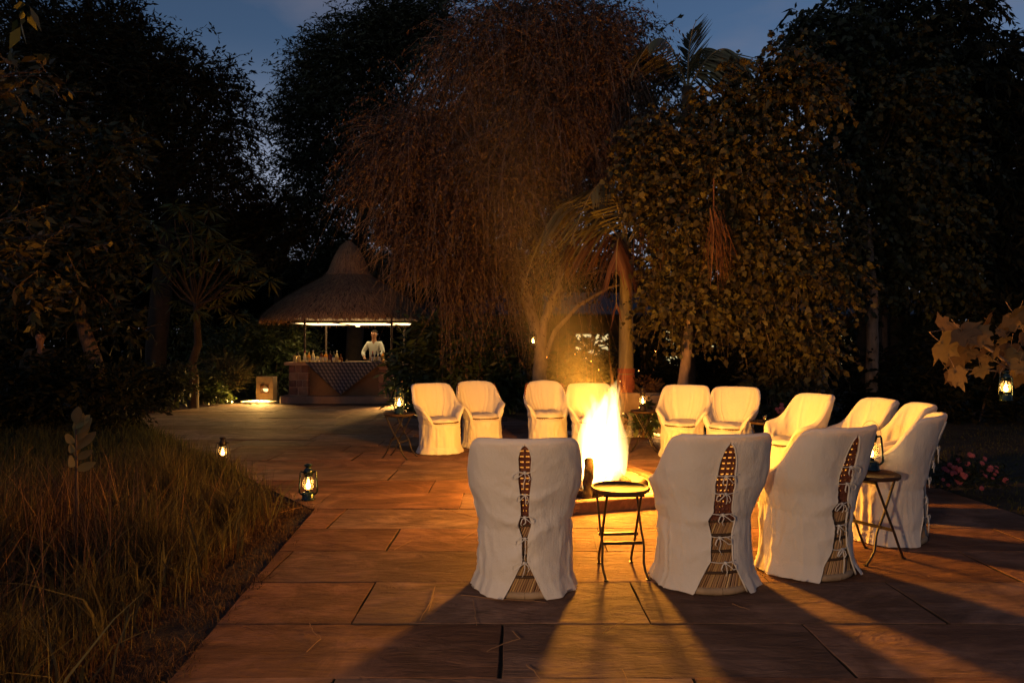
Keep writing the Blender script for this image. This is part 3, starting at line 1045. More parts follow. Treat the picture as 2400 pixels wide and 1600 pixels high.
# assumed lamp on a post, added unseen behind the photographer: the faint warm light on the chair backs, fading with distance
gl = empty('assumed_garden_lamp', (-1.7, -1.3, -.55), 0, 'assumed frosted globe lamp on a thin iron post, unseen behind the photographer', 'assumed garden lamp')
MB().tube([(0, 0, -.5), (0, 0, 2.02)], .022, 8).build('post', M['iron'], gl)
MB().lathe([(.05, 2.02), (.07, 2.03), (.075, 2.05), (.03, 2.06)], n=16).build('collar', M['iron'], gl, smooth=True)
MB().lathe([(.03, 2.06)] + [(.10 * math.sin(a), 2.15 - .10 * math.cos(a)) for a in [0.5 + 2.6 * k / 8 for k in range(9)]], n=20).build('globe', emis('assumed_lamp_globe', (1.0, .66, .36), 6), gl, smooth=True)
MB().lathe([(.13, 2.255), (.02, 2.30), (.01, 2.32)], n=20).build('cap', M['iron'], gl, smooth=True)
for lx_, ly_ in ((0, .16),):  # added spot that throws the assumed lamp's light on the chair backs
    ld = bpy.data.lights.new('assumed_lamp_light', 'SPOT'); ld.energy = 620; ld.color = (1.0, .58, .29); ld.shadow_soft_size = .10; ld.spot_size = math.radians(64); ld.spot_blend = .9
    lo = bpy.data.objects.new('assumed_lamp_light', ld); col.objects.link(lo); lo.parent = gl; lo.location = (lx_, ly_ + .10, 2.10); lo.rotation_euler = Vector((-2.7, -5.4, 1.15)).to_track_quat('Z', 'Y').to_euler()

fire = empty('log_fire', (FX, FY, 0.07), 0, 'blazing log fire with tall white-yellow flames in the stone pit', 'fire')


def log(a, b, r, seed):
    rr = random.Random(seed)
    a, b = Vector(a), Vector(b)
    pts = [a.lerp(b, t / 7) + Vector((rr.uniform(-.008, .008), rr.uniform(-.008, .008), rr.uniform(-.006, .006))) for t in range(8)]
    mb = MB(); mb.tube(pts, [r * rr.uniform(.88, 1.08) for _ in pts], 10)
    return mb.build('log', M['char'], fire, smooth=True)


log((-.20, -.46, .0), (-.16, -.22, .33), .050, 1)
log((-.26, -.10, .02), (.12, .12, .18), .05, 2)
log((.34, -.12, .01), (.02, .05, .22), .045, 3)
log((.05, -.30, .02), (.16, .05, .17), .04, 4)
log((-.10, .30, .02), (.10, .0, .24), .05, 5)
log((.30, .25, .02), (.02, .02, .20), .04, 6)
log((-.34, -.30, .03), (.10, -.38, .05), .045, 7)
log((.10, -.42, .02), (.40, -.16, .10), .042, 8)
tw = MB()
rr = random.Random(5)
for k in range(46):
    a = rr.uniform(0, 2 * pi); d = rr.uniform(.18, .46)
    p = Vector((d * math.cos(a), d * math.sin(a) * .9 - .08, rr.uniform(.0, .03)))
    q = p + Vector((rr.uniform(-.14, .14), rr.uniform(-.14, .14), rr.uniform(0, .05)))
    tw.tube([p, (p + q) / 2 + Vector((0, 0, .012)), q], rr.uniform(.002, .006), 4)
tw.build('twigs', M['char'], fire, kind='stuff')
# embers
em = MB()
for k in range(60):
    a = rr.uniform(0, 2 * pi); d = rr.uniform(0, .3) ** .8
    s = rr.uniform(.012, .03)
    em.box((d * math.cos(a), d * math.sin(a) - .05, rr.uniform(.0, .03)), (s, s * .8, s * .6), rr.uniform(0, 3))
em.build('embers', emis('ember_glow', (1, .32, .05), 9), fire, kind='stuff')

M['flame_core'] = vol_emis('flame_core', (1.0, .64, .22), 13)
M['flame_mid'] = vol_emis('flame_mid', (1.0, .46, .08), 4.2)
M['flame_wisp'] = vol_emis('flame_wisp', (1.0, .27, .03), 8)


def tongue(name, base, h, r, mt, seed, lean=(0, 0), bulge=.28, wav=.12, n=14, m=16, tip=1.1):
    rr = random.Random(seed)
    ph = rr.uniform(0, 6)
    vs, fs = [], []
    for j in range(m + 1):
        t = j / m
        prof = (math.sin(min(1, (t + .05) / bulge) * pi / 2) * (1 - t) ** tip * 1.25 if t < 1 else 0)
        prof = max(prof, .01)
        cx = base[0] + lean[0] * t + wav * r * math.sin(ph + t * 5.5) * t
        cy = base[1] + lean[1] * t + wav * r * math.cos(ph + t * 4.7) * t
        for k in range(n):
            w = 2 * pi * k / n + t * 1.2
            q = r * prof * (1 + .22 * math.sin(3 * w + ph + t * 5) * min(1, t * 2) + .1 * math.sin(5 * w - t * 9 + ph))
            vs.append((cx + q * math.cos(w), cy + q * math.sin(w), base[2] + h * t))
    for j in range(m):
        for k in range(n):
            l = (k + 1) % n
            fs.append((j * n + k, j * n + l, (j + 1) * n + l, (j + 1) * n + k))
    fs.append(tuple(range(n - 1, -1, -1)))
    fs.append(tuple(m * n + k for k in range(n)))
    mb = MB().add(vs, fs)
    return mb.build('flame', mt, fire, smooth=True)


for k in range(14):
    a = rr.uniform(0, 2 * pi); d = .19 * math.sqrt(rr.random())
    x0 = d * math.cos(a) * 1.0
    tongue('core', (x0 - .01, d * math.sin(a) * .9, rr.uniform(.03, .10)), .78 + 1.0 * (x0 + .1) * .9 + rr.uniform(-.04, .14), rr.uniform(.070, .108), M['flame_core'], 1 + k,
           lean=(rr.uniform(-.01, .06), rr.uniform(-.03, .03)), bulge=.22, tip=.55, wav=.7)
for k in range(5):
    tongue('core', (rr.uniform(-.16, .14), rr.uniform(-.32, -.12), .01), rr.uniform(.18, .34), rr.uniform(.05, .09), M['flame_core'], 60 + k, wav=.4)
for k in range(30):
    a = rr.uniform(0, 2 * pi); d = rr.uniform(.08, .23)
    x0 = d * math.cos(a)
    tongue('mid', (x0, d * math.sin(a) * .8, rr.uniform(.03, .25)), .50 + .9 * (x0 + .2) + rr.uniform(-.1, .12), rr.uniform(.028, .06), M['flame_mid'], 20 + k,
           lean=(rr.uniform(-.03, .07), rr.uniform(-.05, .05)), wav=.9, tip=.6)
for k in range(44):
    x0 = rr.uniform(-.22, .25)
    tongue('wisp', (x0, rr.uniform(-.1, .1), rr.uniform(.35, .75) + .25 * (x0 > 0)), rr.uniform(.25, .56), rr.uniform(.010, .028), M['flame_wisp'], 80 + k,
           lean=(rr.uniform(-.05, .14), rr.uniform(-.05, .05)), wav=2.2, n=7, m=12, bulge=.4)
sp_ = MB()
for k in range(16):
    t_ = rr.random() ** 1.3
    sp_.box((rr.gauss(.05, .13 + .2 * t_), rr.gauss(0, .12), .75 + .75 * t_), (.004, .004, rr.uniform(.004, .010)), rr.uniform(0, 3))
sp_.build('sparks', emis('spark', (1, .35, .06), 14), fire, kind='stuff')
for z, e in ((.35, 470), (.62, 560), (.90, 390)):
    ld = bpy.data.lights.new('fire_light', 'POINT')
    ld.energy = e; ld.color = (1.0, 0.37, 0.028); ld.shadow_soft_size = 0.11
    lo = bpy.data.objects.new('fire_light', ld); col.objects.link(lo); lo.parent = fire; lo.location = (.01, 0, z)

# smoke: one soft plume, densest near the flames, thinning upwards and outwards
def smoke():
    m = bpy.data.materials.new('smoke'); m.use_nodes = True
    N, L = m.node_tree.nodes, m.node_tree.links; N.clear()
    def mth(op, a, b=None):
        n = N.new('ShaderNodeMath'); n.operation = op
        for i, v in enumerate((a, b)):
            if v is None: continue
            if isinstance(v, (int, float)): n.inputs[i].default_value = v
            else: L.new(v, n.inputs[i])
        return n.outputs[0]
    tc = N.new('ShaderNodeTexCoord'); sp = N.new('ShaderNodeSeparateXYZ'); L.new(tc.outputs['Object'], sp.inputs[0])
    h = mth('DIVIDE', sp.outputs['Z'], 4.2)
    ax = mth('ADD', mth('ADD', sp.outputs['X'], .20), mth('MULTIPLY', h, 1.1)); ay = mth('SUBTRACT', sp.outputs['Y'], mth('MULTIPLY', h, 1.5))
    r = mth('SQRT', mth('ADD', mth('MULTIPLY', ax, ax), mth('MULTIPLY', ay, ay)))
    rad = mth('ADD', .42, mth('MULTIPLY', h, .85))
    q = mth('MAXIMUM', mth('SUBTRACT', 1.0, mth('DIVIDE', r, rad)), 0.0)
    nz = N.new('ShaderNodeTexNoise'); nz.inputs['Scale'].default_value = 1.5; nz.inputs['Detail'].default_value = 2; L.new(tc.outputs['Object'], nz.inputs['Vector'])
    den = mth('MULTIPLY', mth('MULTIPLY', mth('POWER', q, 1.6), mth('POWER', 2.718, mth('MULTIPLY', h, -3.4))), mth('MULTIPLY', nz.outputs['Fac'], .36))
    v = N.new('ShaderNodeVolumeScatter'); v.inputs['Color'].default_value = (.9, .85, .8, 1); v.inputs['Anisotropy'].default_value = .0
    L.new(den, v.inputs['Density'])
    o = N.new('ShaderNodeOutputMaterial'); L.new(v.outputs[0], o.inputs['Volume'])
    m.cycles.volume_step_rate = 2.0
    mb = MB(); mb.box((-.45, .75, 2.1), (3.0, 3.6, 4.2))
    return tag(mb.build('smoke', m, loc=(FX, FY, .85)), 'thin warm smoke drifting up from the fire', 'smoke', kind='stuff')


smoke()
# ================================================================== THATCHED BAR
M['thatch'] = mat('weathered_thatch', (0.33, 0.19, 0.10), rough=1, island=.45)
M['thatch_core'] = mat('thatch_core', (0.075, 0.05, 0.034), rough=1, var=.4, nscale=20, bump=1, bscale=30, bstretch=(1, 1, 5))
M['bar_stone'] = mat('brown_bar_stone', (0.33, 0.17, 0.10), rough=.9, orand=.35, var=.3, nscale=6, bump=.6, bscale=16)
M['bar_mortar'] = mat('bar_mortar', (0.55, 0.36, 0.22), rough=1, var=.2)
M['bar_panel'] = mat('plastered_panel', (0.22, 0.125, 0.062), rough=.8, var=.15, nscale=3)
M['bar_top'] = mat('timber_counter', (0.58, 0.36, 0.19), rough=.5, var=.25, nscale=4, stretch=(1, 8, 1))
M['plinth'] = mat('bar_plinth', (0.30, 0.19, 0.13), rough=.8, var=.2, nscale=3, bump=.3, bscale=12)
M['post'] = mat('dark_post', (0.045, 0.032, 0.024), rough=.6)
M['white_cloth'] = mat('white_ceiling_cloth', (.7, .66, .6), rough=.9)
M['lit_panel'] = emis('lit_ceiling_panel', (1.0, .66, .28), 5.0)
bar = empty('thatched_bar', (-4.38, 17.85, 0), 0, 'open bar hut with a conical thatched roof, stone piers and lit ceiling', 'bar')
mb = MB()
pl = []
for (cx_, cy_, a0) in ((1.28, .05, -90), (1.28, 2.5, 0), (-1.30, 2.5, 90), (-1.30, .05, 180)):
    for k in range(6):
        w = math.radians(a0 + 90 * k / 5)
        pl.append((cx_ + .4 * math.cos(w), cy_ + .28 * math.sin(w)))
n_ = len(pl)
mb.add([(a, b, 0.0) for a, b in pl] + [(a, b, .175) for a, b in pl] + [(a * .992, b * .997 + .005, .187) for a, b in pl],
       [tuple(range(2 * n_, 3 * n_))] + [(l * n_ + i, l * n_ + (i + 1) % n_, (l + 1) * n_ + (i + 1) % n_, (l + 1) * n_ + i) for l in (0, 1) for i in range(n_)])
mb.build('plinth', M['plinth'], bar)
Z0 = .187
for (x0, x1) in ((-1.47, -.95), (.88, 1.46)):
    mb = MB(); mb.box(((x0 + x1) / 2, .30, Z0 + .40), (x1 - x0 - .03, .50, .80)); pier = mb.build('pier', M['bar_mortar'], bar)
    z = Z0 + .012
    row = 0
    while z < Z0 + .75:
        h = min(random.choice((.13, .16, .19, .21)), Z0 + .80 - z)
        if Z0 + .80 - (z + h) < .07: h = Z0 + .80 - z
        cuts = [x0, x1] if False else sorted([x0, x1] + ([x0 + (x1 - x0) * random.uniform(.3, .42), x0 + (x1 - x0) * random.uniform(.6, .72)] if row % 2 else [x0 + (x1 - x0) * random.uniform(.4, .6)]))
        for a, b in zip(cuts[:-1], cuts[1:]):
            sb = MB(); sb.box((0, 0, 0), (b - a - .022, .05, h - .020), ch=.006)
            sb.build('stone', M['bar_stone'], pier, loc=((a + b) / 2, .055 + random.uniform(-.008, .008), z + h / 2), rot=(0, 0, random.uniform(-.01, .01)))
        for sx, xx in ((-1, x0), (1, x1)):
            for yy in (.19, .42):
                sb = MB(); sb.box((0, 0, 0), (.05, .21, h - .02), ch=.006)
                sb.build('stone', M['bar_stone'], pier, loc=(xx - sx * .016, yy, z + h / 2))
        z += h; row += 1
mb = MB(); mb.box((-.035, .14, Z0 + .40), (1.80, .05, .80)); mb.box((-.915, .105, Z0 + .40), (.03, .03, .80)); mb.build('front_panel', M['bar_panel'], bar)
for s in (-1, 1):
    mb = MB(); mb.box((s * 1.30, 1.45, Z0 + .40), (.24, 1.78, .80)); mb.build('side_wall', M['bar_panel'], bar)
mb = MB(); mb.box((0, .30, 1.03), (3.14, .66, .075), ch=.01); mb.build('counter_top', M['bar_top'], bar)
for s in (-1, 1):
    mb = MB(); mb.box((s * 1.34, 1.50, 1.028), (.42, 1.72, .07), ch=.01); mb.build('side_counter', M['bar_top'], bar)
for (px_, py_) in ((-1.13, .30), (1.18, .30), (-1.12, 2.35), (1.19, 2.35)):
    mb = MB(); mb.tube([(px_, py_, Z0), (px_, py_, 2.30)], .030, 10); mb.build('post', M['post'], bar)
# roof
RC = (-.18, 1.20)
prof = [(2.32, 2.22), (2.27, 2.31), (2.02, 2.53), (1.66, 2.81), (1.25, 3.06), (.88, 3.27), (.62, 3.43), (.56, 3.47), (.53, 3.60), (.46, 3.78), (.37, 3.98), (.25, 4.20), (.06, 4.42)]
mb = MB(); mb.lathe([(2.2, 2.24)] + prof, (RC[0], RC[1], 0), 48)
roof = mb.build('roof', M['thatch_core'], bar, smooth=True)
rng = np.random.default_rng(5)
NST = 26000
t = rng.random(NST) ** .75
rr_ = np.array([p[0] for p in prof])[::-1]; zz_ = np.array([p[1] for p in prof])[::-1]
s_ = np.concatenate([[0], np.cumsum(np.hypot(np.diff(rr_), np.diff(zz_)))]); s_ /= s_[-1]
r0 = np.interp(t, s_, rr_); z0 = np.interp(t, s_, zz_)
dt = .06 * rng.uniform(.6, 1.5, NST)
r1 = np.interp(np.minimum(t + dt, 1), s_, rr_) + np.maximum(t + dt - 1, 0) * .6; z1 = np.interp(np.minimum(t + dt, 1), s_, zz_) - np.maximum(t + dt - 1, 0) * 2.4
w0 = rng.random(NST) * 2 * pi; w1 = w0 + rng.normal(0, .02, NST)
lift = rng.uniform(.008, .055, NST)
wd = rng.uniform(.004, .009, NST) * np.clip(.5 + r0 / 2, .5, 1.5)
def cyl(r, w, z): return np.stack([RC[0] + r * np.cos(w), RC[1] + r * np.sin(w), z], -1)
a = cyl(r0 + .006, w0, z0 + .006); b = cyl(r1 + lift * .5, w1, z1 + lift)
side = np.stack([-np.sin(w0), np.cos(w0), 0 * w0], -1) * wd[:, None]
V = np.stack([a - side, a + side, b + side * .6, b - side * .6], 1).reshape(-1, 3)
F = np.arange(NST * 4).reshape(-1, 4)
o = link('straw', np_mesh('straw', V, F, M['thatch']), roof); o['kind'] = 'stuff'
NF = 2600   # hanging fringe
w0 = rng.random(NF) * 2 * pi; r0 = rng.uniform(2.12, 2.30, NF); ln = rng.uniform(.02, .11, NF)
a = cyl(r0, w0, np.full(NF, 2.25)); b = cyl(r0 + rng.normal(0.02, .03, NF), w0 + rng.normal(0, .015, NF), 2.24 - ln)
side = np.stack([-np.sin(w0), np.cos(w0), 0 * w0], -1) * .005
V = np.stack([a - side, a + side, b + side, b - side], 1).reshape(-1, 3)
o = link('fringe', np_mesh('fringe', V, np.arange(NF * 4).reshape(-1, 4), M['thatch']), roof); o['kind'] = 'stuff'
mb = MB(); mb.tube([(RC[0] + .60 * math.cos(2 * pi * k / 30), RC[1] + .60 * math.sin(2 * pi * k / 30), 3.47) for k in range(31)], .022, 6); mb.build('ridge_rope', M['thatch'], roof)
for (x0, x1, y0, y1) in ((-1.50, -.42, .35, 2.35), (-.30, 1.02, .55, 2.35), (1.10, 1.62, .35, 2.35)):
    mb = MB(); mb.box(((x0 + x1) / 2, (y0 + y1) / 2, 2.115), (x1 - x0, y1 - y0, .012)); mb.build('ceiling_panel', M['lit_panel'], bar)
mb = MB()
for x in (-1.55, -.36, 1.06, 1.66): mb.box((x, 1.35, 2.12), (.06, 2.1, .05))
for y_ in (.30, 2.40): mb.box((.05, y_, 2.122), (3.3, .05, .046))
mb.build('ceiling_frame', M['post'], bar)
ld = bpy.data.lights.new('bar_lamp', 'POINT'); ld.energy = 150; ld.color = (1, .58, .22); ld.shadow_soft_size = .05
lo = bpy.data.objects.new('bar_lamp', ld); col.objects.link(lo); lo.parent = bar; lo.location = (0.1, 1.1, 2.05)
mb = MB(); mb.lathe([(.02, 0), (.05, -.03), (.06, -.08), (.0, -.085)], (0.1, 1.1, 2.11), 12); mb.build('ceiling_lamp', M['lit_panel'], bar)

# printed cloth hanging over the front of the counter, point down
cv, cf, nx_ = [], [], 34
def cl_pt(u, v):
    """u across at the top edge, v from top edge (0) to tip (1)"""
    x = (-1.02 + 2.02 * u) * (1 - v) + v * (-.09)
    z = 1.068 - v * .845
    return x, -.036 - .012 * math.sin(u * 9 + v * 3) * v - .008 * math.sin(u * 23) * v, z
for j in range(nx_ + 1):
    for i in range(nx_ + 1):
        cv.append(cl_pt(i / nx_, j / nx_ * .999))
for j in range(nx_):
    for i in range(nx_):
        q = j * (nx_ + 1) + i
        cf.append((q, q + 1, q + nx_ + 2, q + nx_ + 1))
base_n = len(cv)
for i in range(nx_ + 1):
    x, y_, z = cv[i]; cv.append((x, .16, 1.0745))
for i in range(nx_): cf.append((base_n + i, base_n + i + 1, i + 1, i))
me = MB().add(cv, cf).mesh('bar_cloth', M['print'], True)
o = link('bar_cloth', me, None, loc=(-4.38, 17.85, 0))
o.modifiers.new('thickness', 'SOLIDIFY').thickness = .004
tag(o, 'dark block printed cloth hung as a triangle over the bar front', 'tablecloth')

# bottles and bar things ------------------------------------------------
def bmat(name, c, tr=.5):
    m = mat(name, c, rough=.08, spec=.8, transl=tr)
    return m
BM = {'clear': bmat('pale_bottle', (.85, .76, .50), .6), 'gold': bmat('gold_bottle', (.85, .52, .12), .6), 'red': bmat('dark_red_bottle', (.13, .02, .01), .3),
      'green': bmat('green_black_bottle', (.015, .02, .008), .1), 'amber': bmat('amber_bottle', (.30, .12, .02), .5)}
LAB = {'w': mat('white_label', (.75, .70, .6)), 'y': mat('cream_label', (.70, .55, .28)), 'k': mat('black_label', (.05, .04, .04))}
CAP = {'r': mat('red_cap', (.45, .03, .03), rough=.4), 'k': mat('black_cap', (.03, .03, .03), rough=.4), 'g': mat('gold_cap', (.6, .4, .1), rough=.3, metal=.7), 'w': mat('white_cap', (.7, .68, .6))}
FORMS = {'tall': [(.036, 0), (.038, .01), (.038, .17), (.030, .20), (.013, .235), (.013, .285)],
         'spirit': [(.042, 0), (.044, .01), (.044, .15), (.034, .18), (.014, .205), (.014, .25)],
         'squat': [(.046, 0), (.048, .01), (.048, .11), (.038, .14), (.016, .16), (.016, .20)],
         'wine': [(.036, 0), (.037, .008), (.037, .19), (.030, .225), (.0135, .25), (.0135, .31)],
         'round': [(.03, 0), (.055, .03), (.060, .07), (.045, .11), (.016, .14), (.015, .20), (.022, .21)]}
cache = {}
def bottle(zx, form, bm, lab, cap, label, dy=0.0, s=1.0):
    X = ((640 + zx / 6.533) - 1200) * (17.98 + dy) / 1600
    key = (form, bm, lab, cap)
    pr = FORMS[form]
    if key not in cache:
        b_ = MB().lathe(pr, n=12).mesh('bottle', BM[bm], True)
        l_ = MB().lathe([(pr[2][0] + .0012, .035), (pr[2][0] + .0012, pr[2][1] * .80)], n=12, cap=False).mesh('label', LAB[lab], True) if lab and form != 'round' else None
        c_ = MB().lathe([(pr[-1][0] + .002, pr[-1][1] - .035), (pr[-1][0] + .003, pr[-1][1] + .012), (.004, pr[-1][1] + .014)], n=10).mesh('cap', CAP[cap], True) if cap else None
        cache[key] = (b_, l_, c_)
    b_, l_, c_ = cache[key]
    o = link('bottle', b_, None, loc=(X, 17.98 + dy, 1.0685))
    o.scale = (s, s, s)
    tag(o, label, 'bottle', 'bottles standing on the bar counter')
    if l_: link('label', l_, o)
    if c_: link('cap', c_, o)
    return o
bottle(487, 'tall', 'clear', 'w', 'r', 'clear bottle with a red cap, leftmost tall bottle beside the left post')
bottle(550, 'spirit', 'gold', 'y', 'g', 'golden squat shouldered bottle, second in the row from the left post')
bottle(615, 'tall', 'clear', 'w', 'w', 'tall pale bottle with a white stopper, third in the row from the left post', s=1.06)
bottle(680, 'squat', 'clear', 'w', 'k', 'short pale bottle, lowest of the left row')
bottle(745, 'spirit', 'amber', 'w', 'k', 'amber bottle with a white label, between the short pale one and a gold one', s=1.12)
bottle(810, 'spirit', 'gold', 'w', 'w', 'gold bottle in front of the rear post', s=1.1)
bottle(873, 'spirit', 'red', None, 'k', 'dark red bottle without a label in the left row', s=1.1)
bottle(928, 'spirit', 'green', 'w', 'k', 'near black bottle with a white label beside the dark red one', s=1.06)
bottle(978, 'tall', 'clear', 'y', 'w', 'pale bottle with a cream label, left of the round decanter', s=1.02)
bottle(1037, 'round', 'amber', None, None, 'round bellied decanter at the right end of the left row')
bottle(1525, 'wine', 'red', 'w', 'r', 'wine bottle with a red top, leftmost of the four in front of the barman', s=.9)
bottle(1580, 'wine', 'green', 'y', 'k', 'dark wine bottle, second from the left of the four in front of the barman', s=.9)
bottle(1632, 'wine', 'green', 'w', 'k', 'dark wine bottle with a white label, third of the four in front of the barman', s=.92)
bottle(1685, 'wine', 'gold', 'y', 'k', 'pale gold wine bottle, nearest the candle glass', s=.9)
def bx_(zx, dy=0): return ((640 + zx / 6.533) - 1200) * (17.98 + dy) / 1600
for i, (zx, dy, lb) in enumerate(((335, 0, 'clear glass jar at the left end of the counter below the lantern'), (400, -.02, 'clear glass jar right of the lantern at the left end of the counter'))):
    o = MB().lathe([(.040, 0), (.046, .01), (.046, .15), (.040, .155), (.042, .008)], n=14).build('glass_jar', BM['clear'], smooth=True, loc=(bx_(zx), 17.98 + dy, 1.0685)); tag(o, lb, 'jar', 'glass jars on the bar')
    MB().lathe([(.04, .0), (.043, .012), (.02, .02)], n=14).build('lid', CAP['g'], o, loc=(0, 0, .155))
o = MB().lathe([(.018, 0), (.003, .006), (.003, .035), (.022, .05), (.026, .085), (.024, .085), (.018, .05)], n=12).build('cocktail_glass', M['glass_clear'], smooth=True, loc=(bx_(1125), 18.0, 1.0685)); tag(o, 'tiny stemmed glass on the counter right of the decanter', 'glass')
o = MB().box((0, 0, .012), (.62, .22, .024), ch=.006).build('cutting_board', M['bar_top'], loc=(bx_(1290), 18.05, 1.068)); tag(o, 'long pale wooden board lying in the middle of the counter', 'board')
o = MB().box((0, 0, .008), (.26, .12, .016), ch=.004).build('tray', M['iron'], loc=(bx_(1390), 17.88, 1.0685)); tag(o, 'dark flat tray lying before the wooden board', 'tray')
o = MB().lathe([(.06, 0), (.13, .012), (.135, .02), (.12, .018), (.05, .006)], n=20).build('plate', LAB['y'], smooth=True, loc=(bx_(440), 17.86, 1.0685)); tag(o, 'shallow cream plate in front of the leftmost bottles', 'plate')
for i in range(9):
    zx = 470 + i * 68 + random.uniform(-12, 12)
    tl_ = ('left of the red capped bottle', 'before the red capped bottle', 'before the golden second bottle', 'before the tall pale third bottle', 'before the short pale bottle', 'before the amber bottle', 'before the dark red bottle', 'before the near black bottle', 'before the round decanter')[i]
    o = MB().lathe([(.026, 0), (.030, .004), (.033, .055), (.031, .055), (.024, .008)], n=10).build('tumbler', BM['clear'], smooth=True, loc=(bx_(zx, -.1), 17.86 + random.uniform(-.02, .02), 1.0685)); tag(o, 'small clear tumbler at the counter edge ' + tl_, 'glass', 'small tumblers along the counter edge')
cg = empty('candle_glass', (bx_(1785), 17.98, 1.0685), 0, 'footed amber candle glass glowing on the right end of the counter', 'candle holder')
MB().lathe([(.035, 0), (.010, .012), (.008, .035), (.030, .05), (.052, .085), (.054, .115), (.038, .155), (.034, .175)], n=16, cap=False).build('glass_bowl', glass_mat('amber_glass', (1, .72, .34), .1), cg, smooth=True)
MB().lathe([(.003, .06), (.016, .085), (.014, .115), (.001, .15)], n=10).build('flame', emis('candle_flame', (1, .55, .15), 22), cg, smooth=True)
ld = bpy.data.lights.new('candle_light', 'POINT'); ld.energy = 1.2; ld.color = (1, .55, .2); ld.shadow_soft_size = .02
lo = bpy.data.objects.new('candle_light', ld); col.objects.link(lo); lo.parent = cg; lo.location = (0, 0, .19)
for i, (zx, dy) in enumerate(((1740, -.08), (1835, -.05))):
    mb = MB()
    for k in range(5): mb.lathe([(.0, 0), (.045, .006), (.05, .02), (.02, .036)], (random.uniform(-.03, .03), random.uniform(-.03, .03), k * .006), 9)
    o = mb.build('folded_napkin', M['tie'], smooth=True, loc=(bx_(zx), 17.96 + dy, 1.068)); tag(o, 'crumpled pale napkin on the %s side of the candle glass' % ('left', 'right')[i], 'napkin')
o = MB().box((0, 0, .012), (.22, .14, .024), ch=.005).build('menu_folder', LAB['y'], loc=(bx_(1890), 17.9, 1.068)); tag(o, 'small cream folder lying at the right end of the counter', 'menu')
lantern(bx_(345), 18.16, 1.0685, 'small brass coloured lit lantern at the left end of the bar counter', 2.5, 0, False, s=.82, up=True)

# ================================================================== STONE LIGHT BLOCKS
M['block'] = mat('light_block_stone', (0.34, 0.24, 0.14), rough=.85, var=.2, nscale=5, bump=.3, bscale=25)
M['lamp_glow'] = emis('frosted_lamp', (1.0, .62, .22), 2.6)
M['hood'] = mat('copper_hood', (.30, .12, .05), rough=.35, metal=.7)
M['pebble'] = mat('pale_pebble', (.50, .44, .34), rough=.7, island=.4)


def light_block(x, y, rz, label, power=14, w=.50, h=.66):
    t = empty('light_block', (x, y, 0), rz, label, 'garden light', 'stone blocks with a half round light')
    mb = MB()
    hw, d, zc, a = w / 2, .11, .33, .115
    mb.box((0, 0, (zc - a) / 2), (w, 2 * d, zc - a)); mb.box((0, 0, (h + zc + a) / 2), (w, 2 * d, h - zc - a), ch=.006)
    for s in (-1, 1): mb.box((s * (hw + a) / 2, 0, zc), (hw - a, 2 * d, 2 * a - .002))
    mb.box((0, .05, zc), (2 * a, .08, 2 * a))
    mb.build('stone_body', M['block'], t)
    mb = MB()
    vs = []
    for k in range(13):
        w_ = pi * k / 12
        for yy in (-d + .0, -.0): vs.append((.095 * math.cos(w_), yy, zc + .095 * math.sin(w_) + .004))
    mb.add(vs, [(2 * k, 2 * k + 2, 2 * k + 3, 2 * k + 1) for k in range(12)]); mb.build('hood', M['hood'], t)
    vs = [(0, -.045, zc)]; fs = []
    for j in range(7):
        for k in range(13):
            w_ = pi + pi * k / 12; e = pi / 2 * j / 6
            vs.append((.088 * math.cos(w_) * math.cos(e), -.03 - .055 * math.sin(e), zc + .088 * math.sin(w_) * math.cos(e)))
    for j in range(6):
        for k in range(12):
            q = 1 + j * 13 + k
            fs.append((q, q + 1, q + 14, q + 13))
    MB().add(vs, fs + [tuple([1 + k for k in range(13)])]).build('lamp_glass', M['lamp_glow'], t, smooth=True)
    mb = MB()
    for s in (-1, 1): mb.box((s * (a + .008), -d - .004, zc), (.016, .01, 2 * a + .032))
    for s in (-1, 1): mb.box((0, -d - .004, zc + s * (a + .008)), (2 * a, .01, .016))
    mb.build('metal_frame', M['hood'], t)
    ld = bpy.data.lights.new('block_light', 'SPOT'); ld.energy = power; ld.color = (1, .53, .13); ld.spot_size = math.radians(125); ld.spot_blend = .6; ld.shadow_soft_size = .05
    lo = bpy.data.objects.new('block_light', ld); col.objects.link(lo); lo.parent = t; lo.location = (0, -d - .13, zc - .03); lo.rotation_euler = (math.radians(-48), 0, 0)
    return t


def pebbles(x, y, rx, ry, n, label):
    mb = MB()
    for k in range(n):
        a_ = random.uniform(0, 2 * pi); q = math.sqrt(random.random()); s = random.uniform(.014, .034)
        c = (x + rx * q * math.cos(a_), y + ry * q * math.sin(a_), random.uniform(0, .012))
        mb.lathe([(.2 * s, -s * .5), (s, -.1 * s), (s * .9, s * .3), (s * .3, s * .6)], c, 6)
    o = mb.build('pebbles', M['pebble'], smooth=False, kind='stuff')
    return tag(o, label, 'pebbles')


light_block(-6.72, 18.7, math.radians(-10), 'stone garden light left of the bar, shining on pale pebbles', 900)
pebbles(-6.75, 18.25, .5, .28, 260, 'pale pebbles in front of the light block left of the bar')
light_block(-2.62, 17.5, math.radians(8), 'stone garden light right of the bar, behind the lantern table', 900)
pebbles(-2.6, 17.1, .45, .25, 220, 'pale pebbles in front of the light block right of the bar')
light_block(2.48, 11.75, math.radians(6), 'stone garden light behind the glowing chairs, half hidden by a table', 60)
pebbles(2.1, 11.65, 1.25, .45, 700, 'strip of pale pebbles at the back edge of the terrace')
mb = MB(); mb.box((0, 0, .33), (1.5, .18, .66), ch=.01)
o = mb.build('low_wall', M['block'], loc=(2.6, 12.25, 0)); tag(o, 'low plastered garden wall behind the pebbles and light block', 'wall', kind='thing')

